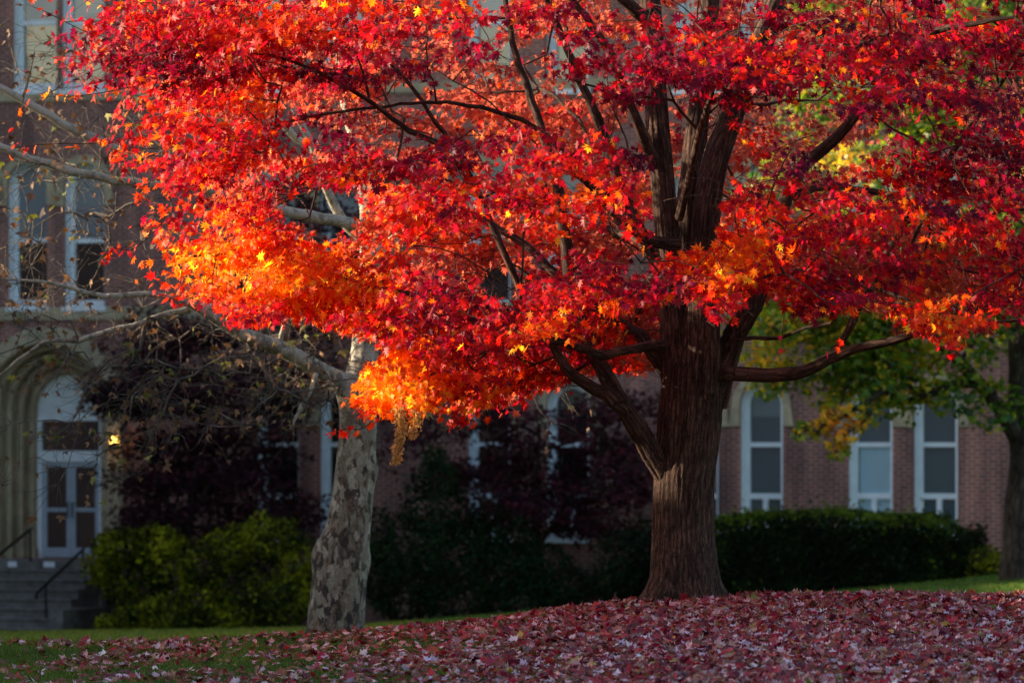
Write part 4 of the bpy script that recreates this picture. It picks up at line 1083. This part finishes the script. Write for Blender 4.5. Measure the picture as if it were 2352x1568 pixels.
def hedge():
    v0, v1 = -6.0, -4.0
    ua, ub = uof(1560, -5), uof(2238, -5)
    n = 30000; k = rng.random(n)
    U = rng.uniform(ua, ub, n); Vv = rng.uniform(v0, v1, n)
    def top(u): return EYE + (HY-np.interp((u), [ua, uof(1700,-5), uof(1850,-5), uof(2000,-5), uof(2150,-5), ub], [1195,1188,1172,1178,1188,1235]))/F*106
    zt = top(U); zb = gz(*Wd(U, Vv)[:2])
    face = rng.choice(4, n, p=[.50,.30,.1,.1])
    Zv = zb+(zt-zb)*rng.random(n)
    Vv = np.where(face == 0, v0 + .12*rng.random(n)**1.5+.10*np.sin(U*2.1+Zv*3)*.6, Vv)
    Zv = np.where(face == 1, zt - .10*rng.random(n)**1.5+.04*np.sin(U*4), Zv)
    U = np.where(face == 2, ub - .15*rng.random(n), np.where(face == 3, ua+.1*rng.random(n), U))
    # round the edges
    sh = (face == 1)&(rng.random(n) < .12); Zv = Zv + np.where(sh, rng.exponential(.06, n), 0)
    e = np.clip((v0+.35-Vv)/.35, 0, 1); Zv = np.where(face == 1, Zv-.22*e**2, Zv)
    e = np.clip((U-(ub-.6))/.6, 0, 1); Zv = Zv - (Zv-zb)*.25*e**2; 
    e0 = np.clip((Zv-(zt-.3))/.3, 0, 1); Vv = np.where(face == 0, Vv+.18*e0**2, Vv)
    P = np.stack([U*math.cos(TH)+Vv*math.sin(TH), 113-U*math.sin(TH)+Vv*math.cos(TH), Zv], -1)
    root = empty('hedge', tuple(Wd((ua+ub)/2, -5, float(gz(*Wd((ua+ub)/2, -5)[:2]))))); tag(root, 'long clipped dark green hedge under the right hand windows', 'hedge')
    fn = np.array([[-math.sin(TH), -math.cos(TH), .15],[0,0,1],[1,0,.1],[-1,0,.1]])[face]
    Nn = unit(fn+rng.normal(size=P.shape)*.6); T = unit(np.array([0,0,.7])+rng.normal(size=P.shape)*.6)
    cl = np.array([mnoise.noise(Vector(p*1.5))+.7*mnoise.noise(Vector(p*4)) for p in P])
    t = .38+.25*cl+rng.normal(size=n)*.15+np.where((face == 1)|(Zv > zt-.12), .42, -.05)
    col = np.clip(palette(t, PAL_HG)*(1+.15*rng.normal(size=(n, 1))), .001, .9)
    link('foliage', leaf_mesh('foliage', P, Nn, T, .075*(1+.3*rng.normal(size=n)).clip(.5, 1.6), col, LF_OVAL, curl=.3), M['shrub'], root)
    c = MB(); zz = float(np.min(zb))-.1
    for i in range(18):
        a = ua+.15+(ub-ua-.5)*i/18; b_ = ua+.15+(ub-ua-.5)*(i+1)/18
        c.box((a, v0+.22, zz), (b_-.001, v1-.2, float(top((a+b_)/2))-.28-(.1 if i > 16 else 0)))
    c.v = [tuple(Wd(x, y, z)) for x, y, z in c.v]
    c.build('stems', plain('hedge_interior', (.02,.022,.012), .95, .4, 12.0), root, world=True)
hedge()
shrub('low_shrub', 'small round olive shrub at the right end of the hedge',
      [ell(2262,1290,-6.0,38,30,.4),ell(2290,1300,-6.1,26,30,.35),ell(2245,1310,-6,22,22,.3)], 2600, .06, PAL_YG, .42)

# dark red Japanese maples against the wall
def jm(label, stems, boxes, n, tb0, grp):
    cl = []
    for (x0, x1, y0, y1, m, v) in boxes:
        for _ in range(m):
            cl.append((cat_(rng.uniform(x0, x1), rng.uniform(y0, y1), v+rng.uniform(-1, 1)), (.5+.3*rng.random(), .5, .20+.12*rng.random())))
    bg_tree('japanese_maple', label, stems, cl, n, .085, [(0,(.010,.002,.006)),(.4,(.045,.006,.014)),(.7,(.12,.016,.028)),(1,(.26,.05,.045))], M['dark'], lambda P: np.full(len(P), tb0), bark_bg, shape=LF_MAPLE2, tvar=.17, group=grp)
jm('dark purple leaved tree filling the shade right of the entrance', [([cat_(430,1420,-2.6),cat_(425,1300,-2.6),cat_(440,1150,-2.6),cat_(460,1000,-2.6),cat_(470,880,-2.6)], [.12,.10,.09,.07,.04]),
    ([cat_(430,1250,-2.6),cat_(370,1120,-2.8),cat_(330,980,-2.9),cat_(310,880,-3)], [.07,.06,.04,.02]), ([cat_(440,1180,-2.6),cat_(520,1060,-2.6),cat_(600,960,-2.6)], [.07,.05,.03])],
    [(260,420,780,950,26,-2.8),(300,640,830,1120,60,-2.6),(240,330,880,960,9,-2.9),(280,720,1080,1260,48,-2.4),(430,760,740,900,22,-2.4),(300,560,720,800,14,-2.4),(560,900,400,760,46,-2.4)], 21000, .28, None)
jm('thin dull crimson leaved tree before the shaded wall left of the maple trunk', [([cat_(1250,1400,-2.2),cat_(1240,1280,-2.2),cat_(1230,1150,-2.2),cat_(1240,1000,-2.2)], [.08,.07,.055,.03]),
    ([cat_(1240,1250,-2.2),cat_(1320,1130,-2.2),cat_(1420,1050,-2.2)], [.05,.035,.02]), ([cat_(1235,1200,-2.2),cat_(1160,1080,-2.2),cat_(1120,980,-2.2)], [.05,.035,.02])],
    [(1090,1240,930,1210,30,-2.3),(1280,1510,920,1150,32,-2.2),(1180,1470,1100,1250,22,-2.2),(860,1110,930,1130,18,-2.3)], 10500, .40, None)

# =================================================================== SHADE BLOCK (unseen, added outside the frame to shade lawn and facade)
WG = empty('neighbour_hall', (-34, 85, 0)); tag(WG, 'brick hall standing beyond the left edge that shades the lawn', 'building')
WX = -30.0; WH = 9.75
b = MB(); b.box((WX-12, 20, -3), (WX, 97, WH)); b.box((WX-12, 97.01, -3), (WX+.005, 108, 14)); b.box((WX-12, 108.01, -3), (WX+.01, 170, 21)); b.build('wall', M['brick'], WG, world=True)  # walls of the added unseen block
b = MB(); b.box((WX-12.3, 19.7, WH), (WX+.3, 96.7, WH+.35)); b.box((WX-12.3, 96.71, 14), (WX+.3, 107.6, 14.35)); b.box((WX-12.3, 107.7, 21), (WX+.3, 170.3, 21.35)); b.build('roof', M['roof'], WG, world=True)  # roof slabs of the added unseen block
for i in range(12):
    for zz in (1.0, 4.4, 7.6):
        y = 26+i*12; f = MB(); f.box((WX+.002, y, zz-.1), (WX+.08, y+1.3, zz+2.1)); w_ = f.build('window', M['white'], WG, world=True)  # window frames of the added unseen block
        f = MB(); f.box((WX+.081, y+.1, zz), (WX+.09, y+1.2, zz+2)); f.build('pane', M['glass'], WG, world=True)  # panes of the added unseen block

# =================================================================== GRASS AND FALLEN LEAVES
def grass(n, x0, x1, y0, y1, h, w, name, label, dens=None):
    X = rng.uniform(x0, x1, n); Yv = rng.uniform(y0, y1, n)
    if dens is not None:
        k = rng.random(n) < dens(X, Yv); X, Yv = X[k], Yv[k]
    n = len(X); Zv = gz(X, Yv)-.005
    a = rng.uniform(0, 2*np.pi, n); hh = h*(.5+.8*rng.random(n)); lean = rng.normal(size=(n, 2))*.45*hh[:, None]
    d = np.stack([np.cos(a), np.sin(a)], -1)*w
    base = np.stack([X, Yv, Zv], -1)
    V = np.zeros((n, 5, 3)); V[:, 0] = base; V[:, 0, :2] -= d; V[:, 1] = base; V[:, 1, :2] += d
    V[:, 2] = base; V[:, 2, :2] += d*.8+lean*.35; V[:, 2, 2] += hh*.6
    V[:, 3] = base; V[:, 3, :2] += -d*.8+lean*.35; V[:, 3, 2] += hh*.6
    V[:, 4] = base; V[:, 4, :2] += lean; V[:, 4, 2] += hh
    o = (np.arange(n)*5)[:, None]
    Q = o+np.array([[0, 1, 2, 3]]); Tt_ = o+np.array([[3, 2, 4]])
    cl = .5+.5*np.sin(X*1.3+np.sin(Yv*.9)*2)
    t = .5+.2*(cl-.5)+rng.normal(size=n)*.18 + (np.where(X < -1.5, .40, .10) if y1 > 70 else 0)  # sunlight painted into the far strip, strongest at its left
    c = np.clip(palette(t, [(0,(.015,.035,.006)),(.5,(.055,.12,.014)),(.75,(.16,.21,.02)),(1,(.32,.28,.04))]), .002, .9)
    ob = link(name, mesh_np(name, V.reshape(-1, 3), [Q, Tt_], col=np.repeat(c, 5, 0)), M['grass'])
    tag(ob, label, 'grass', kind='stuff')
grass(150000, -6.2, 6.5, 43.5, 58.2, .045, .0032, 'grass', 'short green lawn grass showing between the fallen leaves', lambda x, y: np.clip(1.0-.085*(x+5), .12, 1))
grass(60000, -11, 12, 58.2, 104, .05, .006, 'far_grass', 'strip of mown grass behind the leafy rise')

def litter():
    n = 130000
    X = rng.uniform(-6.8, 7.8, n); Yv = rng.uniform(42, 58.6, n)
    px = HX+X/Yv*F
    nz = np.array([mnoise.noise(Vector((x*.7, y*.45, 0)))+.5*mnoise.noise(Vector((x*2.1, y*1.3, 4))) for x, y in zip(X, Yv)])
    dens = np.interp(px, [0, 500, 900, 1200, 1500, 2400], [.06, .11, .27, .60, 1.0, 1.0]) + nz*np.interp(px, [0, 1200, 1700], [.28, .45, .1])
    dens *= np.where(Yv > 57.2, np.interp(Yv, [57.2, 58.6], [1, .12]), 1)
    dens *= np.interp(Yv, [43.5, 47, 53, 57], [1.0, 1.0, 1.0, 1.15])
    k = rng.random(n) < np.clip(dens, .01, 1)
    X, Yv, px = X[k], Yv[k], px[k]; n = len(X)
    dx_ = X-cx; dy_ = Yv-cy; k = np.hypot(dx_, dy_) > .40; X, Yv, px = X[k], Yv[k], px[k]; n = len(X)
    Zv = gz(X, Yv)+.012+.03*rng.random(n)*np.interp(px, [0, 1400], [.5, 1.4])
    up = rng.random(n) < .58     # underside showing?
    nrm = np.stack([rng.normal(size=n)*.34, rng.normal(size=n)*.36-.15, np.ones(n)], -1); stand = rng.random(n) < .07
    nrm[stand] += rng.normal(size=(stand.sum(), 3))*np.array([1.2, 1.2, .1])
    nrm = unit(nrm); nrm[~up] *= -1
    T = rng.normal(size=(n, 3)); T[:, 2] *= .2
    t = rng.normal(size=n)*.26+.42
    pal = [(0,(.05,.002,.014)),(.3,(.18,.004,.022)),(.55,(.36,.012,.030)),(.75,(.44,.06,.05)),(.9,(.34,.12,.06)),(1.1,(.46,.34,.05))]
    c = palette(t, pal)
    brown = rng.random(n) < np.interp(px, [0, 900, 1500], [.55, .40, .15]); c[brown] = c[brown]*.3+np.array([.17,.085,.045])*.8
    # some leaves pale pink or tan, lightened to stand for open skylight
    pale = rng.random(n) < .34; m_ = rng.integers(0, 4, pale.sum()); c[pale] = c[pale]*.15+np.array([[.88,.66,.70],[.78,.58,.74],[.82,.40,.42],[.50,.28,.18]])[m_]*.85*rng.uniform(.45, 1.15, (pale.sum(), 1))
    g_ = rng.random(n) < .006; c[g_] = (.14,.20,.02)
    c = np.clip(c*(1+.25*rng.normal(size=(n, 1))), .003, .85)
    sz = (.057+.016*rng.normal(size=n)).clip(.04, .13)
    o = link('fallen_leaves', leaf_mesh('fallen_leaves', np.stack([X, Yv, Zv], -1), nrm, T, sz, c, LF_BROAD, curl=.45, curl_rand=1.2), M['litter'])
    tag(o, 'thick carpet of fallen crimson and pale pink maple leaves on the rise', 'leaves', kind='stuff')
    print('litter', n)
litter()

# =================================================================== LIGHT
PHI, EL = R(8.0), R(16.0)
sd = Vector((-math.cos(PHI)*math.cos(EL), math.sin(PHI)*math.cos(EL), math.sin(EL)))
sun = bpy.data.lights.new('sun', 'SUN'); sun.energy = 5.0; sun.angle = R(.5); sun.color = (1.0, .80, .56)
so = bpy.data.objects.new('sun', sun); COL.objects.link(so); so.rotation_euler = sd.to_track_quat('Z', 'Y').to_euler(); so.location = (-20, 60, 30)
w = bpy.data.worlds.new('World'); sc.world = w; w.use_nodes = True; nt = w.node_tree
sky = nt.nodes.new('ShaderNodeTexSky'); sky.sky_type = 'NISHITA'; sky.sun_disc = False
sky.sun_elevation = EL; sky.sun_rotation = math.atan2(sd.x, sd.y); sky.ozone_density = 1.0; sky.dust_density = 1.6
nt.links.new(sky.outputs[0], nt.nodes['Background'].inputs[0]); nt.nodes['Background'].inputs[1].default_value = .10

cam = bpy.data.cameras.new('camera'); cam.lens = 200; cam.sensor_width = 36; cam.shift_y = (HY-784)/2352.0
cam.clip_start = 1; cam.clip_end = 3000
cam.dof.use_dof = True; cam.dof.focus_distance = 54.6; cam.dof.aperture_fstop = 2.8
cob = bpy.data.objects.new('camera', cam); COL.objects.link(cob); cob.location = (0, 0, EYE); cob.rotation_euler = (R(90), 0, 0); sc.camera = cob

sc.view_settings.view_transform = 'Standard'; sc.view_settings.look = 'None'; sc.view_settings.exposure = 1.58; sc.view_settings.gamma = 1
sc.cycles.use_denoising = True
try: sc.cycles.denoiser = 'OPENIMAGEDENOISE'
except Exception: pass
sc.cycles.max_bounces = 7; sc.cycles.diffuse_bounces = 4; sc.cycles.transmission_bounces = 5; sc.cycles.glossy_bounces = 3
sc.cycles.caustics_reflective = False; sc.cycles.caustics_refractive = False
